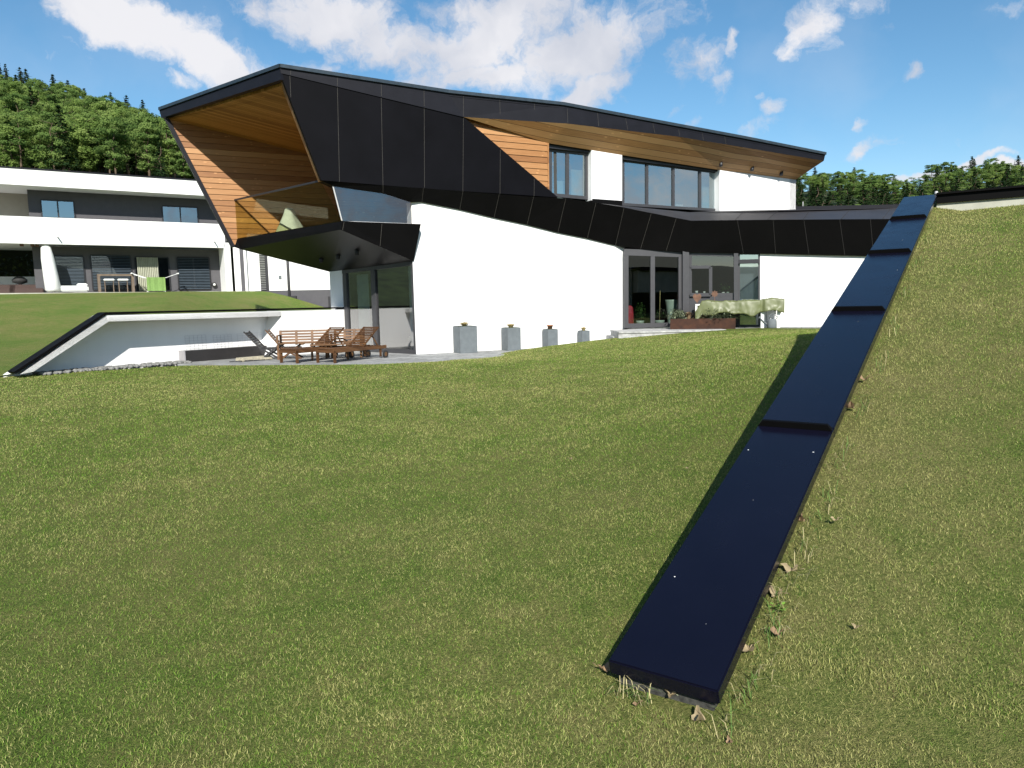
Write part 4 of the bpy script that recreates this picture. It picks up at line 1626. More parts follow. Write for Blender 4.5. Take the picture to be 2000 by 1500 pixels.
def folding_chair(label, pos, face_az, mat='teak', arms=True, lean=24, wd=.52):
    """slatted folding armchair, seat at the origin, facing +x"""
    p = np.array([*pos[:2], Z_T])
    f = az(face_az)
    r = tag(empty('folding_chair', p, math.atan2(f[1], f[0])), label, 'garden chair', 'slatted wooden chairs on the terrace')
    m = M[mat]
    b = MB()
    for k in range(8):
        b.box((-.2 + k * .058, 0, .31), (.045, wd - .08, .016))
    b.box((0.01, wd / 2 - .055, .29), (.46, .03, .035))
    b.box((0.01, -wd / 2 + .055, .29), (.46, .03, .035))
    b.build('seat', m, r, local=True)
    th_ = D2R(90 + lean)
    dx = np.array([math.cos(th_), 0, math.sin(th_)])
    dn = np.array([math.sin(th_), 0, -math.cos(th_)])
    o_ = np.array([-.2, 0, .26])
    b = MB()
    for sy in (-1, 1):
        b.box(o_ + dx * .33 + np.array([0, sy * (wd / 2 - .022), 0]), (.7, .042, .03), dx, np.array([0, 1., 0]), dn)
    for k in range(8):
        b.box(o_ + dx * (.11 + k * .072), (.056, wd - .09, .014), dx, np.array([0, 1., 0]), dn)
    b.build('backrest', m, r, local=True)
    for sy in (-1, 1):
        b = MB()
        b.bar((-.27, sy * (wd / 2 - .02), .0), (.26, sy * (wd / 2 - .02), .40), .026, .045)
        b.build('leg', m, r, local=True)
        b = MB()
        b.bar((.27, sy * (wd / 2 - .05), .0), (-.22, sy * (wd / 2 - .05), .29), .026, .045)
        b.build('leg', m, r, local=True)
        if arms:
            b = MB()
            b.box((-.02, sy * (wd / 2 - .01), .635), (.5, .05, .022), bev=.004)
            b.build('armrest', m, r, local=True)
    return r


def TZ(x, y):
    return at_z(x, y, Z_T)


folding_chair('dark folding chair leaning far back, leftmost on the terrace', TZ(533, 701.5), 85, 'blackwood', False, 42, .56)
folding_chair('dark slatted folding chair, just right of the leftmost one', TZ(571, 700), 80, 'teak', False, 38, .56)


def slat_bench(label, pos, face_az, width, panels):
    p = np.array([*pos[:2], Z_T])
    f = az(face_az)
    r = tag(empty('garden_bench', p, math.atan2(f[1], f[0])), label, 'bench', 'slatted wooden benches on the terrace')
    m = M['teak_pale']
    b = MB()
    for k in range(7):
        b.box((-.18 + k * .066, 0, .42), (.05, width - .02, .018))
    for y in np.linspace(-width / 2 + .05, width / 2 - .05, 3):
        b.box((.02, y, .395), (.44, .035, .03))
    b.build('seat', m, r, local=True)
    th_ = D2R(102)
    dx = np.array([math.cos(th_), 0, math.sin(th_)])
    dn = np.array([-math.sin(th_), 0, math.cos(th_)])
    o_ = np.array([-.2, 0, .37])
    b = MB()
    for k in range(panels + 1):
        y = -width / 2 + .03 + (width - .06) * k / panels
        b.box(o_ + dx * .2 + np.array([0, y, 0]), (.4, .062, .032), dx, np.array([0, 1., 0]), dn)
    for k in range(5):
        b.box(o_ + dx * (.06 + k * .078) - dn * .003, (.052, width - .07, .014), dx, np.array([0, 1., 0]), dn)
    b.build('backrest', m, r, local=True)
    for sx in (-.2, .24):
        for sy in (-1, 1):
            b = MB()
            b.box((sx, sy * (width / 2 - .035), .2), (.055, .055, .4))
            b.build('leg', m, r, local=True)
    for sy in (-1, 1):
        b = MB()
        b.box((.02, sy * (width / 2 - .03), .64), (.52, .06, .025), bev=.004)
        b.box((.24, sy * (width / 2 - .03), .53), (.05, .045, .21))
        b.build('armrest', m, r, local=True)


slat_bench('wide slatted wooden bench with a three part back, behind the loungers', TZ(594, 700), 172, 1.32, 3)
slat_bench('narrower slatted wooden bench nearest the sliding door', TZ(681, 698), 178, .84, 3)
tb = tag(empty('garden_table', TZ(645, 702.5)), 'low slatted wooden table between the chairs on the terrace', 'table')
b = MB()
tl = ORG['garden_table']
tdx, tdy = az(75), az(-15)
for k in range(9):
    b.box(tl + UP * .4 + tdy * (-.2 + k * .05), (1.0, .042, .022), tdx, tdy, UP)
b.build('tabletop', M['teak_pale'], tb)
for i in (-1, 1):
    for j in (-1, 1):
        b = MB()
        b.bar(tl + tdx * .45 * i + tdy * .17 * j, tl + tdx * .45 * i + tdy * .17 * j + UP * .39, .045, .045)
        b.build('leg', M['teak_pale'], tb)
b = MB()
b.box(TZ(497, 704) + UP * .05, (.9, .35, .1), u_g, n_g, UP, 0, .02)
b.add([], [])
st = tag(b.build('stone_slab', simple('pale_rough_stone', (.42, .38, .28), .9, .3, 12, .5)), 'pale rough stone slab lying before the black bench', 'stone slab')
b = MB()
for k in range(5):
    b.bar(TZ(448 + k * 12, 708 - k * .6) + UP * .02, TZ(470 + k * 12, 707 - k * .6) + UP * .03, .03, .02)  # flat dark bars standing for an unidentified object
tag(b.build('dark_bars', M['darkframe']), 'flat dark row of bars lying on the paving by the bench', 'bars')
# things seen through the corner glazing
ac = tag(empty('armchair', gpt(.8, Z_T + .02) + np.array([.68, .74, 0]) * .8), 'cream armchair with wooden legs just inside the sliding door', 'armchair')
co_ = ORG['armchair']
b = MB()
ax_, ay_ = gd / np.linalg.norm(gd), np.array([.68, .74, 0])
b.box(co_ + UP * .36, (.62, .6, .16), ax_, ay_, UP, 0, .04)
b.build('seat', M['cream'], ac)
b = MB()
b.box(co_ + UP * .62 + ay_ * .26, (.62, .12, .5), ax_, ay_, UP, 0, .04)
b.build('backrest', M['cream'], ac)
for i in (-1, 1):
    for j in (-1, 1):
        b = MB()
        b.bar(co_ + ax_ * .26 * i + ay_ * .24 * j, co_ + ax_ * .26 * i + ay_ * .24 * j + UP * .3, .035, .035)
        b.build('leg', M['teak_pale'], ac)
b = MB()
b.lathe(gpt(.4, Z_T + .02) + ay_ * .35, [(.08, 0), (.12, .1), (.13, .24), (.1, .28)], 16)
tag(b.build('ceramic_pot', M['palegreen']), 'pale green ceramic pot inside the left leaf of the sliding door', 'pot')

# ------------------------------------------------------------------ by the wing: planter, tarpaulin, watering can
def on_w(x, y):
    return at_z(x, y, Z_W)


cb = tag(empty('corten_planter', W(1372, 642, 1.0)), 'long rusty steel planter box at the lawn edge before the wing glazing', 'planter box')
q0_, q1_ = W(1309, 643, 1.15), W(1436.5, 641, 1.15)
q0_[2] = q1_[2] = Z_W - .1
ht_ = W(1309, 623, 1.15)[2] - q0_[2]
uw = az(A_W)
uq = (q1_ - q0_) / np.linalg.norm(q1_ - q0_)
bq = np.array([uq[1], -uq[0], 0])
bq = bq if bq[1] > 0 else -bq
b = MB()
Lq = np.linalg.norm(q1_ - q0_)
dq = .62
tq = .02
b.prism([q0_, q1_, q1_ + UP * ht_, q0_ + UP * ht_], bq * tq)
b.prism([q0_ + bq * (dq - tq), q1_ + bq * (dq - tq), q1_ + bq * (dq - tq) + UP * ht_, q0_ + bq * (dq - tq) + UP * ht_], bq * tq)
b.prism([q0_ + bq * tq, q0_ + bq * (dq - tq), q0_ + bq * (dq - tq) + UP * ht_, q0_ + bq * tq + UP * ht_], uq * tq)
b.prism([q1_ + bq * tq, q1_ + bq * (dq - tq), q1_ + bq * (dq - tq) + UP * ht_, q1_ + bq * tq + UP * ht_], -uq * tq)
b.build('steel_box', M['corten'], cb)
b = MB()
zz_ = UP * (ht_ - .05)
b.poly([q0_ + bq * .02 + zz_, q1_ + bq * .02 + zz_, q1_ + bq * (dq - .02) + zz_, q0_ + bq * (dq - .02) + zz_])
b.build('soil', M['forest_floor'], cb)


def leafy(mb, c, r, h, n, lw, mi=0):
    for k in range(n):
        a, e = random.uniform(0, 6.283), random.uniform(.1, 1.3)
        d = np.array([math.cos(a) * math.cos(e), math.sin(a) * math.cos(e), math.sin(e)])
        p = c + d * np.array([r, r, h]) * random.uniform(.3, 1)
        a2 = random.uniform(0, 6.283)
        dd = d * .6 + np.array([math.cos(a2), math.sin(a2), random.uniform(-.5, .6)])
        dd /= np.linalg.norm(dd)
        s_ = np.cross(dd, np.array([random.random(), random.random(), 1.0]))
        s_ /= np.linalg.norm(s_)
        mb.add([p, p + dd * lw + s_ * lw * .35, p + dd * lw * 2, p + dd * lw - s_ * lw * .35], [[0, 1, 2, 3]], mi)


for f_, kind_, r_, h_2, m_, lab in ((.10, 'leafy', .26, .26, 'leafgrey', 'grey green leafy plant at the left end of the rusty planter'),
                                    (.28, 'rosette', .22, .3, 'deadleaf', 'brown dried rosette plant in the rusty planter'),
                                    (.47, 'leafy', .2, .3, 'deadleaf', 'dry reddish brown tangle in the middle of the rusty planter'),
                                    (.66, 'leafy', .36, .28, 'leafgrey', 'grey green leaves hanging over the front of the rusty planter'),
                                    (.88, 'leafy', .28, .26, 'leafgrey', 'grey green leafy plant at the right end of the rusty planter')):
    b = MB()
    c_ = q0_ + uq * Lq * f_ + bq * (.2 if f_ == .66 else .3) + zz_
    if kind_ == 'rosette':
        tuft(b, c_, r_, h_2, 70, .02)
    else:
        leafy(b, c_, r_ * 1.25, h_2 * 1.35, 420, .05)
    tag(b.build('bedding_plant', M[m_]), lab, 'plant', 'plants in the rusty planter')


def stake(name, lab, x, ytop, ybase, head):
    c_ = q0_ + uq * Lq * ((x - 1309) / 127.5) + bq * .25
    zb, ztp = q0_[2] + ht_ - .06, at_v(x, ytop, c_, A_W)[2]
    r = tag(empty(name, np.array([c_[0], c_[1], zb])), lab, 'garden ornament')
    b = MB()
    b.tube([np.array([c_[0], c_[1], zb]), np.array([c_[0], c_[1], ztp])], .006, 6)
    b.build('stake', M['rust'], r)
    b = MB()
    cc_ = np.array([c_[0], c_[1], ztp])
    if head == 'heart':
        pts = []
        for k in range(28):
            a = 2 * math.pi * k / 28
            pts.append(cc_ + uw * .0105 * 16 * math.sin(a) ** 3 * .75 + UP * (.0105 * (13 * math.cos(a) - 5 * math.cos(2 * a) - 2 * math.cos(3 * a) - math.cos(4 * a)) - .12))
        b.prism(pts, -nw * .01)
    else:
        for k in range(8):
            a = 2 * math.pi * k / 8
            if head == 'flower':
                d = uw * math.cos(a) + UP * math.sin(a)
                t2 = uw * -math.sin(a) + UP * math.cos(a)
            else:
                d = uw * math.cos(a) + nw * math.sin(a) * .9 + UP * (.25 if head == 'dark' else 0)
                t2 = uw * -math.sin(a) + nw * math.cos(a)
            R_ = .11 if head == 'flower' else .19
            b.prism([cc_, cc_ + d * R_ * .6 + t2 * R_ * .28, cc_ + d * R_, cc_ + d * R_ * .6 - t2 * R_ * .28], nw * .008)
    b.build('ornament_head', M['rust'] if head != 'dark' else M['darkframe'], r)


stake('rusty_heart', 'rusty metal heart on a stake in the planter before the kitchen window', 1361.5, 574, 623, 'heart')
stake('rusty_flower', 'small rusty metal flower on a stake, higher than the heart', 1396, 574, 620, 'flower')
stake('dark_flower', 'dark spread out metal flower on a stake before the green tarpaulin', 1390, 592, 620, 'dark')

# table under the green tarpaulin
tt_ = tag(empty('patio_table', W(1430, 638, .75)), 'white legged patio table hidden under a green tarpaulin by the wing wall', 'table')
TX = lambda x, y, off: W(x, y, off)
b = MB()
pA, pB = TX(1356, 603, .95), TX(1527, 600, .95)
zt2 = TX(1440, 590, .6)[2]
for xx, of in ((1360, .95), (1360, .3), (1489.5, .95), (1493, .3), (1521, .95), (1519, .3)):
    if True:
        p_ = TX(xx, 600, of)
        bl = MB()
        bl.bar(np.array([p_[0], p_[1], Z_W]), np.array([p_[0], p_[1], zt2 - .05]), .09 if xx != 1360 else .06, .06, up=nw)
        bl.build('leg', M['plastic_white'], tt_)
b.prism([np.array([*TX(1358, 600, 1.0)[:2], zt2 - .04]), np.array([*TX(1518, 600, 1.0)[:2], zt2 - .04]), np.array([*TX(1518, 600, .25)[:2], zt2 - .04]), np.array([*TX(1358, 600, .25)[:2], zt2 - .04])], -UP * .04)
b.build('tabletop', M['plastic_white'], tt_)
# the sheet: draped grid with hanging sides, folds
NX, NY = 90, 40
xl = np.linspace(0, 1, NX)
yl = np.linspace(0, 1, NY)
sA, sB = TX(1354, 600, .62), TX(1529, 600, .62)
Ls = float((sB - sA) @ uw)
Pm = np.zeros((NY, NX, 3))
for j in range(NY):
    for i in range(NX):
        a_, f_ = xl[i], yl[j]
        arc = (f_ - .5) * 1.75                    # across: 1.75 m of cloth
        fl = .42
        wob_ = fbm(np.array([a_ * 9.0]), np.array([f_ * 6.0]), 5, 3)[0] - .5
        if abs(arc) < fl:
            yy, zz2 = arc, .02 * wob_ * 2
        else:
            ov = abs(arc) - fl
            yy = math.copysign(fl + ov * (.14 + .015 * math.sin(a_ * 47 + 2 * f_) + .42 * (fbm(np.array([a_ * 8.0]), np.array([3.0 + 3 * f_]), 15, 4)[0] - .45)), arc)
            zz2 = -ov * (.86 + .3 * wob_ + .1 * math.sin(a_ * 13))
        xx = a_ * Ls
        ex = 0
        if a_ < .1:
            zz2 -= (.1 - a_) / .1 * .3
            ex = (.1 - a_) * .25 * Ls
        bul = .06 * math.exp(-((a_ - .9) / .09) ** 2) + .012 * math.sin(a_ * 11) + .012 * math.sin(a_ * 29 + f_ * 5) + .05 * (fbm(np.array([a_ * 30.0]), np.array([f_ * 12.0 + a_ * 8]), 8, 3)[0] - .5)
        if abs(a_ - .765) < .015 and abs(arc) > fl:
            yy *= .92
        Pm[j, i] = sA + uw * (xx + ex) + nw * yy + UP * (zt2 - sA[2] + .04 + zz2 + bul)
tp_o = grid_mesh('tarpaulin', Pm, M['tarp'])
md = tp_o.modifiers.new('thickness', 'SOLIDIFY')
md.thickness = .006
tag(tp_o, 'creased olive green tarpaulin draped over the patio table', 'tarpaulin')
# watering can
wcp = W(1507.5, 636, 1.0)
wcp[2] = Z_W
wc_ = tag(empty('watering_can', wcp), 'grey watering can on the paving under the end of the tarpaulin', 'watering can')
wo = ORG['watering_can']
b = MB()
b.lathe(wo, [(.13, 0), (.14, .02), (.13, .22), (.1, .26), (.05, .27)], 18)
b.build('body', M['grey'], wc_)
b = MB()
b.tube([wo - uw * .11 + UP * .08, wo - uw * .24 + UP * .2, wo - uw * .34 + UP * .3], [.03, .02, .016], 8)
b.tube([wo - uw * .34 + UP * .3, wo - uw * .37 + UP * .33], [.02, .045], 10)
b.build('spout', M['grey'], wc_)
b = MB()
b.tube([wo + uw * .09 + UP * .24, wo + uw * .16 + UP * .33, wo + uw * .02 + UP * .42, wo - uw * .09 + UP * .36, wo - uw * .07 + UP * .25], .012, 8)
b.build('handle', M['grey'], wc_)

# things just inside / before the wing glazing
def pot_plant(x, ybase, hgt, potm, lab, stick=False, off=-.45, r=.13):
    g = G1(x, ybase, off)
    g[2] = Z_W
    r_ = tag(empty('potted_plant', g), lab, 'potted plant')
    bb = MB()
    bb.lathe(g, [(r * .7, 0), (r, .2), (r * 1.05, .24), (r * .9, .24)], 16)
    bb.build('pot', potm, r_)
    bb = MB()
    leafy(bb, g + UP * .3, .2, hgt, 160 if not stick else 40, .045)
    bb.build('leaves', M['leafgreen'], r_)
    if stick:
        bb = MB()
        bb.tube([g + UP * .2, g + UP * (hgt + .9) + uw * .02], .008, 6)
        bb.build('cane', M['strawtuft'], r_)


pot_plant(1250, 640, .55, M['palegreen'], 'bushy potted plant in a pale pot inside the left glazed door')
pot_plant(1288, 640, .3, M['palegreen'], 'pale green pot with a tall bamboo cane inside the glazed door', True, -.5, .16)
b = MB()
rp_ = G1(1229, 638, -.35)
rp_[2] = Z_W + .06
pr_ = [(.10, .0), (.15, .03), (.155, .45), (.12, .62), (.05, .68)]
vs, fs = [], []
for r_, z_ in pr_:
    for k in range(14):
        a = 2 * math.pi * k / 14
        rr_ = r_ * (1 + .12 * math.sin(3 * a + z_ * 9))
        vs.append(rp_ + az(A_G) * math.cos(a) * rr_ + ng * math.sin(a) * rr_ * .5 + UP * z_)
for i in range(4):
    for k in range(14):
        fs.append([i * 14 + k, i * 14 + (k + 1) % 14, (i + 1) * 14 + (k + 1) % 14, (i + 1) * 14 + k])
fs += [list(range(13, -1, -1)), [56 + k for k in range(14)]]
b.add(vs, fs, 0, True)
tag(b.build('red_jacket', M['red']), 'red jacket hanging over a chair behind the left glazed door', 'jacket')
b = MB()
vp = G1(1312, 636, -.7)
vp[2] = Z_W
b.lathe(vp, [(.12, 0), (.13, .05), (.16, .5), (.22, .86), (.22, .9), (.19, .9)], 18)
tag(b.build('tall_vase', M['palegreen']), 'tall pale flared vase behind the right glazed door', 'vase')
for x, y, w_, h_3, m_, lab in ((1360.5, 572, .05, .09, 'plastic_white', 'white cup on the kitchen sill, left in the opening sash'), (1375.5, 572, .04, .07, 'plastic_white', 'white cup on the kitchen sill, right in the opening sash'),
                               (1412.5, 572, .05, .05, 'plastic_white', 'low white bowl on the kitchen sill under the herb plant'), (1421.5, 572, .05, .055, 'palegreen', 'pale green cup on the kitchen sill at its right end')):
    b = MB()
    c_ = W(x, y + 1.5, -.18)
    b.lathe(c_, [(w_ * .8, 0), (w_, h_3), (w_ * .9, h_3)], 12)
    tag(b.build('cup', M[m_]), lab, 'cup', 'small pots on the kitchen sill')
b = MB()
leafy(b, W(1415, 571, -.22), .22, .28, 120, .04)
tag(b.build('herb_plant', M['leafgreen']), 'green herb plant on the kitchen sill behind the cups', 'plant')
# cover on the balcony
b = MB()
fc = at_z(535, 461, ZF + .02) - nfw * .55
prf = [(.55, 0), (.48, .12), (.33, .4), (.2, .66), (.13, .86), (.04, .9)]
vs, fs = [], []
for r_, z_ in prf:
    for k in range(20):
        a = 2 * math.pi * k / 20
        rr_ = r_ * (1 + .1 * math.sin(5 * a))
        vs.append(fc + np.array([math.cos(a) * rr_, math.sin(a) * rr_, z_]))
for i in range(5):
    for k in range(20):
        fs.append([i * 20 + k, i * 20 + (k + 1) % 20, (i + 1) * 20 + (k + 1) % 20, (i + 1) * 20 + k])
b.add(vs, fs, 0, True)
tag(b.build('furniture_cover', simple('grey_cover', (.33, .40, .44), .7, .15, 4)), 'pale grey cone shaped cover standing on the balcony behind the glass', 'cover')

# ------------------------------------------------------------------ neighbouring house on the bank
NP = at_d(0, 573, 36.0)
A_N = 57.7
u_n, n_n = az(A_N), nrm(A_N)
N = lambda x, y, off=0.0: at_v(x, y, NP, A_N, off)
NZ = NP[2]
nh = tag(empty('neighbour_house', N(445, 567)), 'flat roofed white house with grey recessed walls and long balcony bands on the grass bank', 'house')
Nsp = lambda p: float((p - NP) @ u_n)
NB = lambda s_, z, off: NP + u_n * s_ + n_n * off + UP * (z - NZ)
sL = Nsp(N(0, 573)) - 16
sR = Nsp(N(452, 567))
z_of = lambda y0: N(0, y0)[2]
zr0, zr1 = N(0, 327)[2], N(0, 359)[2]
zb0, zb1 = N(0, 421)[2], N(0, 474.5)[2]
sRoof = Nsp(N(470, 385))


def nslab(name, z0, z1, s0, s1, off, depth, mat, bev=0):
    bb = MB()
    bb.prism([NB(s0, z0, off), NB(s1, z0, off), NB(s1, z1, off), NB(s0, z1, off)], -n_n * depth)
    return bb.build(name, M[mat], nh)


nslab('roof_slab', zr1, zr0, sL, sR + 4, 0, 12, 'white2')
nslab('roof_edge', zr0 + .002, zr0 + .07, sL, sR + 4, .03, 12.1, 'fascia')
nslab('balcony_band', zb1, zb0, sL, Nsp(N(440, 480)), 0, .3, 'white2')
nslab('balcony_floor', zb1 + .1, zb1 + .5, sL, Nsp(N(440, 480)) - .002, -.302, 6, 'white2')
sW0 = Nsp(N(57, 420, -1.5))
nslab('upper_wall_neighbour', zb1 + .5, zr1, sW0, sR + 3, -1.5, .3, 'ngrey').name = 'upper_wall'
nslab('loggia_wall', zb1 + .5, zr1, sL, sW0 - .002, -3.2, .3, 'nbeige')
sG0 = Nsp(N(66, 520, -1.55))
nslab('ground_wall', NZ - .1, zb1, sG0, sR, -1.55, .3, 'ngrey')
bb = MB()                                     # right-hand pier with its foot
q = [N(440, 484, .0), N(453, 486, .0), N(455, 567, .0), N(446, 567, .0)]
q2, q3 = NB(Nsp(q[2]), NZ - .1, 0), NB(Nsp(q[2]) - .35, NZ - .1, 0)
bb.prism([NB(Nsp(q2) - .35, zb1 + .3, 0), NB(Nsp(q2), zb1 + .3, 0), q2, q3], -n_n * 2.4)
bb.build('end_pier', M['white2'], nh)


def nwin(x0, x1, y0, y1, off, panes, blind=None, frame='darkframe'):
    """window in a recessed neighbour wall, given by its picture corners at the left edge"""
    a_, c_ = N(x0, y0, off), N(x1, y0, off)
    s0, s1, z1_, z0_ = Nsp(a_), Nsp(N(x1, (y0 + y1) / 2, off)), a_[2], N(x0, y1, off)[2]
    f = MB()
    fw2 = .07
    f.prism([NB(s0, z0_, off + .05), NB(s1, z0_, off + .05), NB(s1, z0_ + fw2, off + .05), NB(s0, z0_ + fw2, off + .05)], -n_n * .05)
    f.prism([NB(s0, z1_ - fw2, off + .05), NB(s1, z1_ - fw2, off + .05), NB(s1, z1_, off + .05), NB(s0, z1_, off + .05)], -n_n * .05)
    for k in range(panes + 1):
        sc_ = s0 + (s1 - s0) * k / panes
        f.prism([NB(sc_ - fw2 / 2, z0_ + fw2, off + .05), NB(sc_ + fw2 / 2, z0_ + fw2, off + .05), NB(sc_ + fw2 / 2, z1_ - fw2, off + .05), NB(sc_ - fw2 / 2, z1_ - fw2, off + .05)], -n_n * .05)
    fo = f.build('window', M[frame], nh)
    ORG[fo.name] = ORG[nh.name]
    g = MB()
    g.poly([NB(s0, z0_, off + .035), NB(s1, z0_, off + .035), NB(s1, z1_, off + .035), NB(s0, z1_, off + .035)])
    g.build('pane', M['glass_n'] if off < -1.52 else M['glass_nu'], fo)
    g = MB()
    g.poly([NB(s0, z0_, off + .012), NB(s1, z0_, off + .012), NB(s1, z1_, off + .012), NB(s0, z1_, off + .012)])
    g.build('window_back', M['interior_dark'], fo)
    if blind:
        bl = MB()
        z = z0_ + .08
        while z < z1_ - .05:
            bl.prism([NB(s0 + .04, z, off + .1), NB(s1 - .04, z, off + .1), NB(s1 - .04, z + .035, off + .07), NB(s0 + .04, z + .035, off + .07)], -n_n * .004)
            z += blind
        bl.build('venetian_blind', M['blind'], fo)
    return s0, s1, z0_, z1_


nwin(79, 145, 389, 426, -1.5, 2)
nwin(316, 386, 401, 436, -1.5, 2)
w1 = nwin(106, 165, 499, 566, -1.55, 1, .075)
w2 = nwin(176, 257, 497, 568, -1.55, 2, .085)
w3 = nwin(262, 331, 501, 570, -1.55, 2)
w4 = nwin(345, 410, 501, 567, -1.55, 2, .09)
bb = MB()
n_f = 24
cs = [w3[0] + .1 + (w3[1] - w3[0]) * .62 * k / n_f for k in range(n_f + 1)]
for k in range(n_f):
    o0, o1 = (-1.42 + (.09 if k % 2 else 0)), (-1.42 + (0 if k % 2 else .09))
    bb.add([NB(cs[k], w3[2] + .05, o0), NB(cs[k + 1], w3[2] + .05, o1), NB(cs[k + 1], w3[3] - .05, o1), NB(cs[k], w3[3] - .05, o0)], [[0, 1, 2, 3]])
bb.build('window_curtain', simple('sage_curtain', (.42, .43, .34), .9, .1, 3), nh)
# open porch on the left: white side wall, ceiling lamps
nslab('porch_wall', NZ - .1, NZ + 1.05, sL, sG0 - .002, -5.5, .2, 'white2')
nslab('terrace_edge', NZ - .35, NZ - .0, sL, sR + 4, .55, 7, 'concrete')
for x in (43, 64, 73):
    bb = MB()
    p_ = N(x, 485, -1.4)
    p_[2] = zb1 + .1
    bb.lathe(p_ - UP * .14, [(.09, 0), (.09, .14)], 12)
    bb.build('porch_spotlight', M['rust'], nh)
for x, y, lab in ((112, 462, ''), (418, 471, '')):
    bb = MB()
    p_ = N(x, y, 0)
    bb.tube([p_ - n_n * .05, p_ + n_n * .35 - UP * .06], .035, 8)
    bb.build('rain_spout', M['steel'], nh)
# gable side, facing the black and white house
NS0 = NB(Nsp(q2), NZ, 0)
A_S = 84.0
S = lambda x, y, off=0.0: at_v(x, y, NS0, A_S, off)
n_s = nrm(A_S)
u_s = az(A_S)
bb = MB()
c0_, c1_ = S(452, 440), S(760, 440)
zt3 = zr1 + .2
bb.prism([np.array([c0_[0], c0_[1], NZ - .0]), np.array([c1_[0], c1_[1], NZ - .0]), np.array([c1_[0], c1_[1], zt3]), np.array([c0_[0], c0_[1], zt3])], -n_s * .4)
bb.build('gable_wall', M['white2'], nh)
bb = MB()
bb.prism([np.array([c0_[0], c0_[1], NZ - 4]), np.array([c1_[0], c1_[1], NZ - 4]), np.array([c1_[0], c1_[1], NZ - .004]), np.array([c0_[0], c0_[1], NZ - .004])], -n_s * .35)
bb.build('plinth', M['ngrey'], nh)
bb = MB()
a_ = S(475.5, 560, .03)
bb.bar(np.array([a_[0], a_[1], NZ]), np.array([a_[0], a_[1], zt3 - 1]), .2, .06, up=n_s)
a_ = S(485.5, 560, .03)
bb2 = MB()
bb2.bar(np.array([a_[0], a_[1], NZ]), np.array([a_[0], a_[1], zt3 - 1]), .05, .05, up=n_s)
bb.build('wall_slot', M['ngrey'], nh)
bb2.build('downpipe', M['grey'], nh)
a_, c_ = S(506, 500, .02), S(522, 500, .02)
f = MB()
zlo, zhi = NZ, NZ + 2.35
f.prism([np.array([a_[0], a_[1], zlo]), np.array([c_[0], c_[1], zlo]), np.array([c_[0], c_[1], zhi]), np.array([a_[0], a_[1], zhi])], -n_s * .06)
fo = f.build('louvred_window', M['darkframe'], nh)
ORG[fo.name] = ORG[nh.name]
bl = MB()
z = zlo + .05
while z < zhi:
    bl.prism([a_ * [1, 1, 0] + UP * z + n_s * .05, (a_ + (c_ - a_) * .68) * [1, 1, 0] + UP * z + n_s * .05, (a_ + (c_ - a_) * .68) * [1, 1, 0] + UP * (z + .05) + n_s * .09, a_ * [1, 1, 0] + UP * (z + .05) + n_s * .09], n_s * .005)
    z += .1
bl.build('louvre_blind', M['steel'], fo)
bb = MB()
a_ = S(547, 541.5, .02)
bb.box(a_, (.16, .04, .2), u_s, n_s, UP)
bb.build('wall_socket', M['grey'], nh)
dp = MB()
a_, c_ = S(561.5, 513, .07), S(566.5, 583, .07)
dp.tube([np.array([a_[0], a_[1], zt3 - .5]), np.array([a_[0], a_[1], NZ - .6])], .075, 8)
dp.build('downpipe', M['ngrey'], nh)
bb = MB()
a_, c_ = S(640.5, 579, .03), S(652, 579, .03)
bb.prism([np.array([a_[0], a_[1], NZ - 2.6]), np.array([c_[0], c_[1], NZ - 2.6]), np.array([c_[0], c_[1], a_[2]]), np.array([a_[0], a_[1], a_[2]])], -n_s * .05)
bb.build('cellar_door', M['darkframe'], nh)
bb = MB()
a_ = S(573, 583, .15)
bb.box(a_, (.35, .3, .3), u_s, n_s, UP, 0, .01)
tag(bb.build('drain_box', M['darkframe']), 'small dark drain box at the foot of the white gable wall', 'box')

# grass bank below the neighbouring house
topl = [(-300, 575), (0, 575), (120, 573), (250, 571.5), (380, 570), (450, 569), (520, 569), (560, 578), (600, 590), (640, 602), (665, 606)]
Tl = []
for x, y in topl:
    if x <= 450:
        p_ = N(x, y, .5)
    elif x <= 530:
        p_ = S(x, y, .6)
    else:
        p_ = S(x, y, .35 + (x - 530) * -.0)
    Tl.append(p_)
botl = [(-500, 765), (-200, 745), (0, 735), (40, 730), (95, 690), (150, 650), (205, 613), (330, 610), (450, 608), (560, 607), (665, 606)]
Bl = []
for x, y in botl:
    if x < 40:
        Bl.append(at_z(x, y, .19))
    else:
        p_ = GV(x, y, .3 if x < 206 else -.25)
        p_[2] += .03 if x < 206 else -.06
        Bl.append(p_)
NBR = 24
NBC = 60
ti = np.linspace(0, len(Tl) - 1, NBC)
T_ = np.stack([np.interp(ti, np.arange(len(Tl)), [p[k] for p in Tl]) for k in range(3)], 1)
B_ = np.stack([np.interp(ti, np.arange(len(Bl)), [p[k] for p in Bl]) for k in range(3)], 1)
t_ = np.linspace(0, 1, NBR)[:, None, None]
Pb = T_[None] * (1 - t_) + B_[None] * t_
# convex shoulder at the top, hollow at the foot on the left
hollow = np.interp(ti, [0, 4, 6, 10], [1, 1, .25, .05])[None, :, None]
Pb[..., 2:] += (0.42 * np.sin(math.pi * np.clip(t_ * 1.6, 0, 1)) * (1 - t_) - .5 * np.sin(math.pi * t_) * t_) * hollow * np.array([1.0])
dip = np.interp(ti, [0, 4, 6, 10], [0, 0, .9, 1.6])[None, :, None]
Pb[..., 2:] -= dip * np.sin(math.pi * np.clip(t_, 0, 1)) ** .8
bank = grid_mesh('grass_bank', Pb[:, ::-1], M['bank'])
tag(bank, kind='structure')
if bank.data.polygons[5].normal.z < 0:
    bank.data.flip_normals()

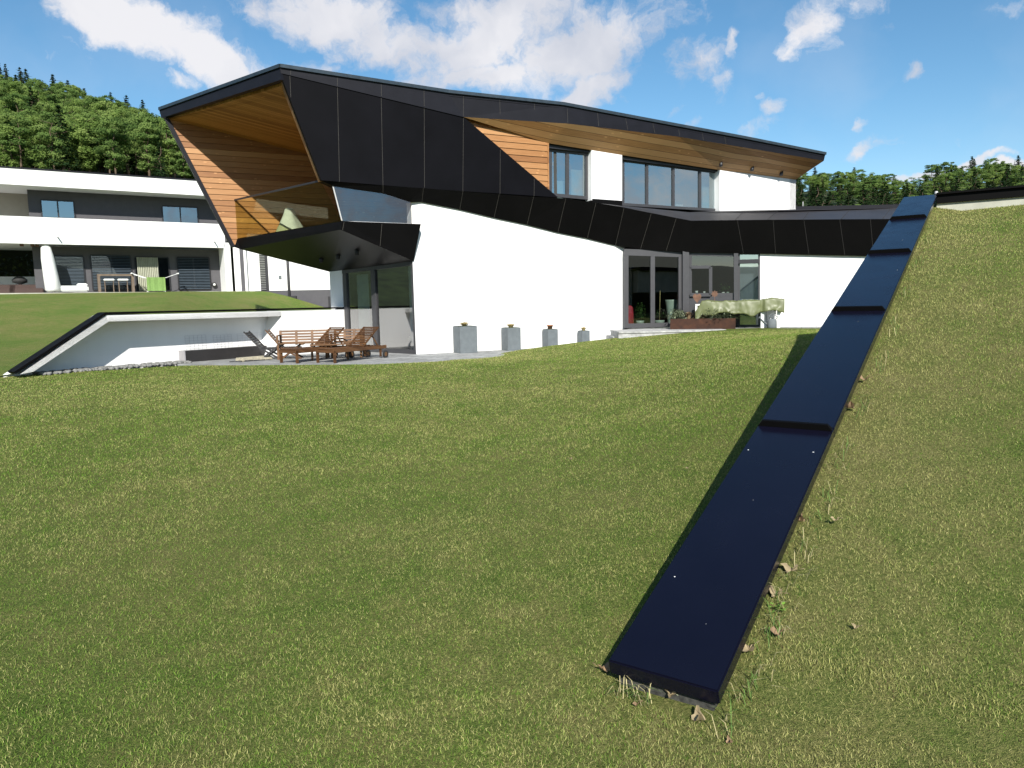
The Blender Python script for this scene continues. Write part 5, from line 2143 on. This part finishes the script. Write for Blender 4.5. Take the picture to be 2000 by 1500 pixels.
# things on the neighbour's terrace
ps = tag(empty('folded_parasol', NB(Nsp(N(105, 572, -.3)), NZ, -.3)), 'closed white parasol leaning beside the terrace of the neighbouring house', 'parasol')
bb = MB()
p0_, p1_ = N(105, 571, -.3), N(88, 476, -.3)
d_ = p1_ - p0_
pts = [p0_ + d_ * t for t in (0.02, .06, .3, .7, .93, 1.0)]
bb.tube(pts, [.26, .36, .34, .30, .22, .05], 14)
bb.build('canopy', M['plastic_white'], ps)
bb = MB()
bb.tube([p0_ - UP * .02, p1_ + d_ * .03], .03, 8)
bb.build('pole', M['steel'], ps)
db = tag(empty('daybed', NB(Nsp(N(140, 572, -.6)), NZ, -.6)), 'low white upholstered daybed beside the closed parasol', 'daybed')
o_ = ORG['daybed']
bb = MB()
bb.box(o_ + UP * .22, (1.55, .8, .3), u_n, n_n, UP, 0, .06)
bb.build('mattress', M['plastic_white'], db)
bb = MB()
bb.box(o_ + UP * .42 + u_n * .5, (.5, .6, .14), u_n, n_n, UP, 0, .05)
bb.build('cushion', M['plastic_white'], db)
bt = tag(empty('bar_table', NB(Nsp(N(228, 571, -.5)), NZ, -.5)), 'taupe framed bar table with two white stools on the neighbouring terrace', 'table')
o_ = ORG['bar_table']
bb = MB()
hw_ = .86
bb.box(o_ + UP * .93, (hw_ * 2, .6, .1), u_n, n_n, UP)
bb.box(o_ - u_n * (hw_ - .06) + UP * .44, (.12, .6, .88), u_n, n_n, UP)
bb.box(o_ + u_n * (hw_ - .06) + UP * .44, (.12, .6, .88), u_n, n_n, UP)
bb.build('table_frame', M['taupe'], bt)
for k_, lab in ((-.33, 'white topped bar stool on the left under the taupe bar table'), (.33, 'white topped bar stool on the right under the taupe bar table')):
    r_ = tag(empty('bar_stool', o_ + u_n * k_ + n_n * .1), lab, 'stool', 'bar stools at the taupe table')
    c_ = ORG[r_.name]
    bb = MB()
    bb.box(c_ + UP * .68, (.52, .36, .1), u_n, n_n, UP, 0, .03)
    bb.build('seat', M['plastic_white'], r_)
    for i in (-1, 1):
        for j in (-1, 1):
            bb = MB()
            bb.bar(c_ + u_n * .2 * i + n_n * .13 * j, c_ + u_n * .2 * i + n_n * .13 * j + UP * .64, .025, .025)
            bb.build('leg', M['taupe'], r_)
dr = tag(empty('drying_rack', NB(Nsp(N(305, 571, -.3)), NZ, -.3)), 'white wing drying rack on the neighbouring terrace', 'drying rack')
o_ = ORG['drying_rack']
bb = MB()
for j in np.linspace(-.3, .3, 6):
    bb.bar(o_ - u_n * .5 + n_n * j + UP * .78, o_ + u_n * .5 + n_n * j + UP * .78, .012, .012)
bb.bar(o_ - u_n * .5 - n_n * .3 + UP * .78, o_ - u_n * .5 + n_n * .3 + UP * .78, .025)
bb.bar(o_ + u_n * .5 - n_n * .3 + UP * .78, o_ + u_n * .5 + n_n * .3 + UP * .78, .025)
for sg_ in (-1, 1):
    for j in (-.3, .3):
        bb.bar(o_ + u_n * .45 * sg_ + n_n * j, o_ - u_n * .2 * sg_ + n_n * j + UP * .78, .022)
bb.build('rack_frame', M['plastic_white'], dr)
for sg_ in (-1, 1):
    bb = MB()
    for j in np.linspace(-.3, .3, 5):
        bb.bar(o_ + u_n * .5 * sg_ + n_n * j + UP * .78, o_ + u_n * 1.15 * sg_ + n_n * j + UP * 1.02, .02)
    bb.bar(o_ + u_n * 1.15 * sg_ - n_n * .3 + UP * 1.02, o_ + u_n * 1.15 * sg_ + n_n * .3 + UP * 1.02, .06)
    bb.bar(o_ + u_n * .85 * sg_ - n_n * .3 + UP * .91, o_ + u_n * .85 * sg_ + n_n * .3 + UP * .91, .03)
    bb.build('rack_wing', M['plastic_white'], dr)
bb = MB()
tw0 = o_ - u_n * .46 + n_n * .34
for k in range(10):
    s0_, s1_ = k / 10, (k + 1) / 10
    f0, f1 = .015 * math.sin(k * 1.9), .015 * math.sin((k + 1) * 1.9)
    bb.add([tw0 + u_n * .92 * s0_ + n_n * f0 + UP * .06, tw0 + u_n * .92 * s1_ + n_n * f1 + UP * .06, tw0 + u_n * .92 * s1_ + n_n * f1 + UP * .8, tw0 + u_n * .92 * s0_ + n_n * f0 + UP * .8,
            tw0 + u_n * .92 * s1_ - n_n * .2 + UP * .81, tw0 + u_n * .92 * s0_ - n_n * .2 + UP * .81], [[0, 1, 2, 3], [3, 2, 4, 5]])
tag(bb.build('towel', M['towel']), 'bright green towel hung over the white drying rack', 'towel')
for x, w_, lab in ((12, .85, 'brown wicker chair at the far left of the neighbouring porch'), (52, 1.5, 'brown wicker sofa beside the closed parasol under the porch')):
    p_ = NB(Nsp(N(x, 568, -1.6)), NZ, -1.6)
    r_ = tag(empty('wicker_sofa' if w_ > 1 else 'wicker_chair', p_), lab, 'sofa' if w_ > 1 else 'chair')
    bb = MB()
    bb.box(p_ + UP * .14, (w_, .8, .28), u_n, n_n, UP, 0, .03)
    bb.build('seat', M['brownsofa'], r_)
    bb = MB()
    bb.box(p_ + UP * .36 - n_n * .34, (w_, .14, .26), u_n, n_n, UP, 0, .03)
    bb.build('backrest', M['brownsofa'], r_)
bb = MB()
p_ = NB(Nsp(N(40, 566, -2.2)), NZ + .5, -2.4)
bb.lathe(p_ - UP * .5, [(.03, 0), (.2, .02), (.04, .05), (.04, .5), (.34, .62), (.36, .75), (.2, .9), (.03, .95)], 16)
tag(bb.build('kettle_grill', M['rubber']), 'black kettle grill behind the wicker sofa under the porch', 'grill')
lg = tag(empty('wall_lamp', N(418, 556, -1.5)), 'round black and white lamp on the grey wall right of the last window', 'lamp')
bb = MB()
o_ = ORG['wall_lamp']
bb.tube([o_ - n_n * .05, o_ + n_n * .12], .13, 16)
bb.build('lamp_body', M['rubber'], lg)
bb = MB()
bb.tube([o_ + n_n * .12, o_ + n_n * .14], .07, 16)
bb.build('lamp_glass', M['plastic_white'], lg)

# hedge behind the porch
bb = MB()
h0 = NB(sL + 2, NZ + 1.0, -7.5)
leafc = h0
for k in range(2200):
    p_ = h0 + u_n * random.uniform(0, 16) - n_n * random.uniform(0, 1.2) + UP * (random.uniform(-.9, 1.3))
    a = rng.normal(size=3)
    a /= np.linalg.norm(a)
    s_ = np.cross(a, [0.3, .2, 1])
    s_ /= np.linalg.norm(s_)
    bb.add([p_, p_ + a * .12 + s_ * .08, p_ + a * .26, p_ + a * .12 - s_ * .08], [[0, 1, 2, 3]])
tag(bb.build('hedge', simple('hedge_leaf', (.05, .07, .018), .8, .4, 2)), 'dark green hedge behind the open porch of the neighbouring house', 'hedge')


# ------------------------------------------------------------------ trees on the hills
def fast_mesh(name, verts, faces_q, mats, mi=None, col=None, tri=None):
    me = bpy.data.meshes.new(name)
    me.vertices.add(len(verts))
    me.vertices.foreach_set('co', np.asarray(verts, np.float32).ravel())
    ls = []
    nq = 0 if faces_q is None else len(faces_q)
    nt = 0 if tri is None else len(tri)
    idx = np.concatenate([np.asarray(faces_q, np.int32).ravel() if nq else np.zeros(0, np.int32), np.asarray(tri, np.int32).ravel() if nt else np.zeros(0, np.int32)])
    starts = np.concatenate([np.arange(nq, dtype=np.int32) * 4, nq * 4 + np.arange(nt, dtype=np.int32) * 3])
    me.loops.add(len(idx))
    me.loops.foreach_set('vertex_index', idx)
    me.polygons.add(nq + nt)
    me.polygons.foreach_set('loop_start', starts)
    for m in mats:
        me.materials.append(m)
    if mi is not None:
        me.polygons.foreach_set('material_index', np.asarray(mi, np.int32))
    if col is not None:
        at = me.color_attributes.new('tone', 'FLOAT_COLOR', 'POINT')
        at.data.foreach_set('color', np.asarray(col, np.float32).ravel())
    me.update(calc_edges=True)
    return me


def foliage_mat(name, dark, mid, lite, trans=0.25):
    t = NT(name)
    at = t.n('ShaderNodeAttribute', attribute_name='tone')
    oi = t.n('ShaderNodeObjectInfo')
    k = t.math('ADD', t.math('MULTIPLY', at.outputs['Fac'], 0.65), t.math('MULTIPLY', oi.outputs['Random'], 0.35))
    c = t.ramp(k, [(0.1, dark), (0.5, mid), (0.9, lite)])
    df = t.n('ShaderNodeBsdfDiffuse')
    tl = t.n('ShaderNodeBsdfTranslucent')
    t.l(c, df.inputs[0])
    t.l(c, tl.inputs[0])
    mx = t.n('ShaderNodeMixShader')
    mx.inputs[0].default_value = trans
    t.l(df.outputs[0], mx.inputs[1])
    t.l(tl.outputs[0], mx.inputs[2])
    t.l(mx.outputs[0], t.out.inputs['Surface'])
    return t.m


M['fol_pine'] = foliage_mat('pine_needles', (0.075, 0.135, 0.038), (0.15, 0.235, 0.065), (0.23, 0.315, 0.095), .5)
M['fol_spruce'] = foliage_mat('spruce_needles', (0.014, 0.032, 0.013), (0.026, 0.052, 0.019), (0.045, 0.08, 0.026))
M['fol_larch'] = foliage_mat('fresh_leaves', (0.13, 0.205, 0.05), (0.205, 0.295, 0.078), (0.28, 0.36, 0.11), .5)


def quads_at(cen, nor_rand, size, r):
    n_ = len(cen)
    # leaf clumps turn their faces outward and upward, with much scatter
    o_ = cen - np.stack([cen[:, 0] * .15, cen[:, 1] * .15, cen[:, 2] - .05], 1)
    o_ = o_ / (np.linalg.norm(o_, axis=1)[:, None] + 1e-9) + r.normal(0, .45, (n_, 3))
    o_ /= np.linalg.norm(o_, axis=1)[:, None]
    a = np.cross(o_, r.normal(size=(n_, 3)))
    a /= np.linalg.norm(a, axis=1)[:, None] + 1e-9
    s_ = np.cross(o_, a)
    s_ /= np.linalg.norm(s_, axis=1)[:, None] + 1e-9
    sz_ = size * r.uniform(.6, 1.3, n_)[:, None]
    v = np.stack([cen - a * sz_, cen + s_ * sz_ * .6, cen + a * sz_, cen - s_ * sz_ * .6], 1).reshape(-1, 3)
    f = np.arange(n_ * 4).reshape(-1, 4)
    return v, f


def make_crown(kind, seed):
    r = np.random.default_rng(seed)
    cen, tone = [], []
    if kind == 'spruce':
        H = 1.0
        for k in range(17):
            t0 = k / 16
            z = .12 + .86 * t0
            R = .155 * (1 - t0) ** .85 + .012
            nb = int(5 + 9 * (1 - t0))
            for j in range(nb):
                a = r.uniform(0, 6.283)
                tn = r.uniform(0, 1)
                m_ = 12
                rad = np.linspace(.15, 1, m_) * R * r.uniform(.75, 1.15)
                c_ = np.stack([np.cos(a) * rad, np.sin(a) * rad, z - rad * .45 + r.normal(0, .006, m_)], 1) + r.normal(0, .009, (m_, 3))
                cen.append(c_)
                tone.append(np.full(m_, tn))
        size = .014
    else:
        ncl = 34 if kind == 'pine' else 40
        for k in range(ncl):
            if kind == 'pine':
                z = r.uniform(.2, .98)
                R = .2 * math.sin(math.pi * min(1, (1.06 - z) / .95) ** .75) + .02
            else:
                z = r.uniform(.14, .97)
                R = .2 * math.sin(math.pi * min(1, (1.03 - z) / .9) ** .75) + .02
            a = r.uniform(0, 6.283)
            rr_ = R * math.sqrt(r.uniform(0.05, 1))
            c0 = np.array([math.cos(a) * rr_, math.sin(a) * rr_, z])
            m_ = 110
            d = r.normal(size=(m_, 3))
            d /= np.linalg.norm(d, axis=1)[:, None]
            d *= r.uniform(.35, 1, m_)[:, None]
            ext = np.array([.085, .085, .045]) if kind == 'pine' else np.array([.07, .07, .07])
            cen.append(c0 + d * ext * r.uniform(.7, 1.2))
            tn = r.uniform(0, 1)
            tone.append(np.clip(tn + r.normal(0, .1, m_), 0, 1))
        size = .0155
    cen = np.concatenate(cen)
    tone = np.concatenate(tone)
    v, f = quads_at(cen, None, size, r)
    col = np.repeat(tone, 4)
    col = np.stack([col, col, col, np.ones_like(col)], 1)
    return fast_mesh(kind + '_crown', v, f, [M['fol_' + kind]], None, col)


def make_trunk(kind, seed):
    r = random.Random(seed)
    mb = MB()
    top_ = .9 if kind != 'pine' else .85
    pts = [np.array([r.uniform(-.006, .006) * k, r.uniform(-.006, .006) * k, top_ * k / 6]) for k in range(7)]
    mb.tube(pts, [.016, .014, .012, .010, .008, .005, .002], 7)
    for k in range(9):
        z = r.uniform(.35, .85)
        a = r.uniform(0, 6.28)
        L = r.uniform(.06, .14)
        mb.tube([np.array([0, 0, z]), np.array([math.cos(a) * L, math.sin(a) * L, z + L * .35])], [.005, .002], 5)
    me = bpy.data.meshes.new(kind + '_trunk')
    me.from_pydata(mb.v, [], mb.f)
    me.materials.append(M['bark'])
    me.polygons.foreach_set('use_smooth', [True] * len(me.polygons))
    return me


KINDS = {k: [(make_trunk(k, i), make_crown(k, 10 * i + 3)) for i in range(3)] for k in ('pine', 'spruce', 'larch')}
NAMES = {'pine': ('pine_tree', 'pine'), 'spruce': ('spruce_tree', 'spruce'), 'larch': ('leafy_tree', 'tree')}


def plant_tree(kind, x, y, z, h, label, group, trunk=True):
    tr_, cw_ = random.choice(KINDS[kind])
    nm, cat = NAMES[kind]
    wd_ = h * (1.5 if kind == 'spruce' else 1.25) * (1.3 if 'wing' in group else 1)
    sc_ = (wd_ * random.uniform(.85, 1.15), wd_ * random.uniform(.85, 1.15), h)
    rz = random.uniform(0, 6.28)
    root = bpy.data.objects.new(nm, None)
    root.location = (x, y, z - .3)
    root.rotation_euler = (0, 0, rz)
    root.scale = sc_
    sc.collection.objects.link(root)
    tag(root, label, cat, group)
    for pn, me in (('trunk', tr_), ('crown', cw_)):
        o = bpy.data.objects.new(pn, me)
        o.parent = root
        sc.collection.objects.link(o)


LAB = {('pine', 'l'): 'bushy mid green pine on the hillside behind the white flat roofed neighbour', ('spruce', 'l'): 'dark pointed spruce on the hillside behind the white flat roofed neighbour',
       ('larch', 'l'): 'fresh light green leafy tree on the hillside behind the white flat roofed neighbour',
       ('pine', 'r'): 'bushy pine in the wood beyond the low black roofed wing', ('spruce', 'r'): 'pointed spruce, dark for the shade in the wood beyond the low black roofed wing',
       ('larch', 'r'): 'light green leafy tree in the wood beyond the low black roofed wing'}
tr_rng = random.Random(5)
rows_l = [(158, 19), (164, 20), (170, 23), (178, 23), (187, 23), (197, 23), (208, 23), (219, 23), (231, 23), (244, 23), (258, 23), (273, 23), (289, 23), (306, 23), (324, 30)]
for ri, (D, cnt) in enumerate(rows_l):
    for k in range(cnt):
        px_ = -25 + 475 * (k + tr_rng.uniform(.1, .9)) / cnt
        d_ = D + tr_rng.uniform(-5, 5)
        x_ = (px_ - 1000) / FOC * d_
        top_row = ri >= len(rows_l) - 2
        kd = tr_rng.choices(['pine', 'larch', 'spruce'], [.15, .05, .8] if top_row else ([.5, .47, .03] if ri < 11 else [.5, .4, .1]))[0]
        h_ = tr_rng.uniform(10, 14) if kd != 'spruce' else tr_rng.uniform(8, 16)
        plant_tree(kd, x_, d_, float(hill_z(np.array([x_]), np.array([d_]))[0]), h_, LAB[(kd, 'l')], 'trees on the hill behind the neighbour')
rows_r = [(196, 14), (205, 14), (215, 15), (226, 16), (238, 16), (251, 16), (266, 17), (282, 17), (298, 18), (306, 20), (318, 24), (330, 30)]
for ri, (D, cnt) in enumerate(rows_r):
    for k in range(cnt):
        px_ = 1540 + 480 * (k + tr_rng.uniform(.1, .9)) / cnt
        d_ = D + tr_rng.uniform(-5, 5)
        x_ = (px_ - 1000) / FOC * d_
        kd = tr_rng.choices(['pine', 'larch', 'spruce'], [.08, .0, .92] if ri < 8 else ([.5, .4, .1] if ri < 10 else [.55, .25, .2]))[0]  # front rows nearly all dark spruce: the hillside's shade put into colour
        h_ = tr_rng.uniform(7.5, 10.5) if kd != 'spruce' else tr_rng.uniform(7, 12.5)
        if ri >= 8 and 1735 < px_ < 1805:
            h_ *= .8
        plant_tree(kd, x_, d_, float(hill_z(np.array([x_]), np.array([d_]))[0]), h_, LAB[(kd, 'r')], 'trees in the wood beyond the wing')

# ------------------------------------------------------------------ grass blades
def blade_mat(name):
    t = NT(name)
    at = t.n('ShaderNodeAttribute', attribute_name='tone')
    df = t.n('ShaderNodeBsdfDiffuse')
    tl = t.n('ShaderNodeBsdfTranslucent')
    t.l(at.outputs['Color'], df.inputs[0])
    t.l(at.outputs['Color'], tl.inputs[0])
    mx = t.n('ShaderNodeMixShader')
    mx.inputs[0].default_value = .3
    t.l(df.outputs[0], mx.inputs[1])
    t.l(tl.outputs[0], mx.inputs[2])
    t.l(mx.outputs[0], t.out.inputs['Surface'])
    return t.m


M['blade'] = blade_mat('grass_blade')
SQ = lambda x, y: ((x - P0[0]) * sdir[0] + (y - P0[1]) * sdir[1], (x - P0[0]) * qdir[0] + (y - P0[1]) * qdir[1])


def blades(name, n, r0, r1, a0, a1, on_slope, hgt, wid, lean, seed, power=1.35, dry_bias=0.0):
    r = np.random.default_rng(seed)
    u_ = r.random(n)
    # density falls with distance from the viewer so that near blades are as many as far ones in the picture
    rad = (r0 ** (2 - power) + u_ * (r1 ** (2 - power) - r0 ** (2 - power))) ** (1 / (2 - power))
    ang = np.radians(r.uniform(a0, a1, n))
    x, y = np.sin(ang) * rad, np.cos(ang) * rad
    s_, q_ = SQ(x, y)
    if on_slope:
        keep = (q_ > CAPW - .01) & (s_ < 11.2) | ((s_ < -.02) & (q_ > .23))
    else:
        keep = (q_ < .0) | ((s_ < -.02) & (q_ < .23))
        # keep off the paving: inside the lawn's far edge
        th = np.arctan2(x, y)
        eth = np.arctan2(far[:, 0], far[:, 1])
        er = np.hypot(far[:, 0], far[:, 1])
        o_ = np.argsort(eth)
        keep &= rad < np.interp(th, eth[o_], er[o_]) - .03
    x, y, rad = x[keep], y[keep], rad[keep]
    z = slope_z(x, y) if on_slope else lawn_z(x, y)
    n = len(x)
    big = fbm(x, y, 21, 4, .45)
    mid = fbm(x, y, 22, 3, 2.6)
    sml = fbm(x, y, 23, 2, 13.0)
    dry = np.clip((big - .5) * .5 + (mid - .5) * .5 + (sml - .5) * .45 + .53 + dry_bias + r.normal(0, .27, n), 0, 1)
    if on_slope:                               # paler, drier strip along the wall
        ss_, qq_ = SQ(x, y)
        dry = np.clip(dry + .35 * np.exp(-((qq_ - .75) / .45) ** 2) * np.clip(ss_ + 1, 0, 1), 0, 1)
    sc_w = np.maximum(1, rad / 5.0)
    h = hgt * r.uniform(.45, 1.25, n) * np.minimum(sc_w, 1.6) ** .5 * (1 + .4 * (mid - .5))
    w = wid * r.uniform(.7, 1.3, n) * sc_w
    hd = r.uniform(0, 2 * np.pi, n)
    ln_ = np.abs(r.normal(lean, .35, n))
    dx, dy = np.cos(hd), np.sin(hd)
    px_, py_ = -dy, dx
    wa = r.uniform(0, 2 * np.pi, n)
    px_, py_ = np.cos(wa), np.sin(wa)
    bx_, by_, bz_ = x, y, z - .006
    m1 = np.stack([bx_ + dx * h * ln_ * .35, by_ + dy * h * ln_ * .35, bz_ + h * .55], 1)
    tp_ = np.stack([bx_ + dx * h * ln_, by_ + dy * h * ln_, bz_ + h * (1.0 - .25 * np.minimum(ln_, 2) ** 1.2 * .6)], 1)
    pw = np.stack([px_ * w, py_ * w, np.zeros(n)], 1)
    b0 = np.stack([bx_, by_, bz_], 1)
    vs = np.stack([b0 - pw * .8, b0 + pw * .8, m1 - pw, m1 + pw, tp_], 1).reshape(-1, 3)
    i_ = np.arange(n) * 5
    qf = np.stack([i_, i_ + 1, i_ + 3, i_ + 2], 1)
    tf = np.stack([i_ + 2, i_ + 3, i_ + 4], 1)
    g1, g2 = np.array([0.075, 0.17, 0.018]), np.array([0.165, 0.26, 0.042])
    d1, d2 = np.array([0.25, 0.26, 0.08]), np.array([0.45, 0.42, 0.18])
    m_ = r.random(n)[:, None]
    gc, dc = g1 * (1 - m_) + g2 * m_, d1 * (1 - m_) + d2 * m_
    kk = np.clip((dry - .36) / .4, 0, 1)[:, None]
    c_ = gc * (1 - kk) + dc * kk
    c_ = c_ * r.uniform(.85, 1.6, n)[:, None]
    brown = r.random(n) < .08
    c_[brown] = np.array([0.11, 0.075, 0.042])
    col = np.concatenate([c_, np.ones((n, 1))], 1)
    col = np.repeat(col, 5, 0)
    me = fast_mesh(name, vs, qf, [M['blade']], None, col, tf)
    o = bpy.data.objects.new(name, me)
    sc.collection.objects.link(o)
    return tag(o, kind='stuff')


blades('lawn_grass', NB_LAWN, 1.5, 21.5, -76, 44, False, .021, .00095, .65, 31, 1.35)
blades('slope_grass', int(NB_SLOPE * 1.2), 1.3, 16.0, 5, 62, True, .020, .00095, .6, 32, 1.35, -.02)
# long uncut tufts at the foot of the wall
bb = MB()
for t_, q, n_ in ((0.0, .05, 12), (.02, .16, 22), (.05, .47, 30), (.3, .5, 26), (.7, .5, 24), (1.1, .5, 22), (1.6, .5, 20), (2.2, .49, 20), (3.0, .5, 20), (3.9, .5, 20), (4.8, .5, 18), (5.9, .5, 16), (7.0, .5, 16), (8.2, .5, 14), (9.3, .5, 14)):
    for _ in range(n_):
        s_ = t_ * .96 + random.uniform(-.18, .25) - (.03 if q < .4 else 0)
        if q < .4:
            s_ = -random.uniform(.0, .05)
        qq_ = q + random.uniform(0, .09) if q > .4 else q + random.uniform(-.05, .05)
        xy = P0[:2] + sdir[:2] * s_ + qdir[:2] * qq_
        z0 = float(slope_z(np.array([xy[0]]), np.array([xy[1]]))[0]) if q > .4 else float(lawn_z(xy[0], xy[1])[0])
        c_ = np.array([xy[0], xy[1], z0 - .005])
        a = random.uniform(0, 6.28)
        d = np.array([math.cos(a), math.sin(a), 0])
        hh = random.uniform(.05, .12)
        w_ = np.array([-d[1], d[0], 0]) * .0018
        p1_, p2_ = c_ + d * hh * .3 + UP * hh * .7, c_ + d * hh * .95 + UP * hh * random.uniform(.4, .95)
        bb.add([c_ - w_, c_ + w_, p1_ + w_, p1_ - w_, p2_], [[0, 1, 2, 3], [3, 2, 4]], 0 if random.random() < .55 else 1)
M['longgreen'] = simple('long_green_grass', (.08, .15, .025), .8, .4, 20)
M['longdry'] = simple('long_dry_grass', (.34, .3, .15), .9, .3, 20)
tag(bb.build('long_grass', [M['longgreen'], M['longdry']]), kind='stuff')


# ------------------------------------------------------------------ dry leaves on the grass
def dead_leaf(px_, py_, size, label, mat, on_slope=True):
    # meet the surface along the line of sight
    d = ray(px_, py_)
    lo, hi = 1.0, 30.0
    fz = (lambda p: float(slope_z(np.array([p[0]]), np.array([p[1]]))[0])) if on_slope else (lambda p: float(lawn_z(p[0], p[1])[0]))
    t0 = None
    for t_ in np.linspace(1.0, 25, 500):
        p = EYE + d * t_
        if p[2] <= fz(p) + .02:
            t0 = p
            break
    if t0 is None:
        return
    r = random.Random(int(px_ * 7 + py_))
    size = size * .85
    mb = MB()
    a0 = r.uniform(0, 6.28)
    out = []
    nseg = 22
    for k in range(nseg):
        a = 2 * math.pi * k / nseg
        lob = 1 + .28 * math.cos(5 * a) + .1 * math.cos(9 * a + 1)
        rr_ = size * (.55 + .25 * abs(math.cos(a / 2))) * lob
        curl = .35 * size * (math.sin(2 * a + a0) + .6 * r.random()) + .25 * size * math.cos(a) ** 2
        out.append(np.array([math.cos(a) * rr_, math.sin(a) * rr_ * .7, max(-.01, curl)]))
    ca, sa = math.cos(a0), math.sin(a0)
    R = np.array([[ca, -sa, 0], [sa, ca, 0], [0, 0, 1]])
    vs = [t0 + UP * .012] + [t0 + R @ p + UP * .02 for p in out]
    mb.add(vs, [[0, 1 + k, 1 + (k + 1) % nseg] for k in range(nseg)])
    st_ = t0 + R @ np.array([-size * .7, 0, .01]) + UP * .015
    mb.tube([st_, t0 + R @ np.array([-size * 1.25, .01, .02]) + UP * .015], .0015, 5)
    tag(mb.build('dry_leaf', M[mat]), label, 'leaf', 'dry leaves on the grass by the wall')


M['leafpale'] = simple('pale_dry_leaf', (.26, .205, .115), .85, .3, 30)
M['leaffresh'] = simple('olive_leaf', (.3, .33, .2), .6, .2, 30)
for a in ((1545, 1120, .055, 'tan lobed dry leaf on the slope, just above the clover beside the cap', 'leafpale'),
          (1516, 1167, .05, 'pale brown dry leaf flat on the slope beside the lowest cap panel', 'leafpale'),
          (1462, 1275, .06, 'curled upright dry leaf leaning against the wall beside the lowest panel', 'leafpale'),
          (1520, 1243, .045, 'brown dry leaf in the slope grass right of the curled upright leaf', 'deadleaf'),
          (1563, 1022, .055, 'brown curled dry leaf wedged against the cap of the wall', 'deadleaf'),
          (1632, 1022, .03, 'pale brown scrap of dry leaf in the open slope grass', 'leafpale'),
          (1661, 800, .06, 'crumpled dry leaf beside the joint of the second cap panel', 'deadleaf'),
          (1689, 745, .06, 'brown dry leaf next to the wall above the second cap joint', 'deadleaf'),
          (1365, 1412, .05, 'tan dry leaf on the grass in front of the wall end', 'leafpale'),
          (1425, 1458, .022, 'small orange brown dry leaf low on the slope grass', 'deadleaf'),
          (1672, 1233, .022, 'small pale dry leaf alone on the slope far from the wall', 'leafpale')):
    dead_leaf(*a)
for a in ((1310, 1363, .045, 'tan dry leaf lying against the wall end under the cap', 'leafpale', False),
          (1340, 1369, .04, 'pale olive leaf lying beside the tan leaf at the wall end', 'leaffresh', False),
          (1180, 1315, .05, 'brown dry leaf at the front left corner of the wall', 'deadleaf', False),
          (1243, 1384, .02, 'small dark brown leaf on the lawn before the wall end', 'deadleaf', False),
          (1343, 919, .02, 'tiny pale dry leaf on the lawn left of the wall', 'leafpale', False),
          (1115, 900, .02, 'tiny pale dry leaf in the middle of the lawn', 'leafpale', False)):
    dead_leaf(*a)
bb = MB()
c_ = at_z(1523, 1200, .05)
for t_ in np.linspace(1.0, 8, 300):
    p = EYE + ray(1523, 1195) * t_
    if p[2] <= float(slope_z(np.array([p[0]]), np.array([p[1]]))[0]) + .02:
        c_ = p
        break
for k in range(26):
    a, r_ = random.uniform(0, 6.28), random.uniform(0, .045)
    p = c_ + np.array([math.cos(a) * r_, math.sin(a) * r_, random.uniform(.01, .035)])
    tx_, ty_, rl_ = random.uniform(-.6, .6), random.uniform(-.6, .6), random.uniform(.005, .009)
    pts = [p + np.array([math.cos(b_) * rl_, math.sin(b_) * rl_, rl_ * (tx_ * math.cos(b_) + ty_ * math.sin(b_))]) for b_ in np.linspace(0, 6.283, 9)[:-1]]
    bb.poly(pts)
tag(bb.build('clover', simple('clover_leaf', (.16, .3, .04), .6, .2, 30)), 'small bright green clover plant in the slope grass beside the lowest cap panel', 'plant')
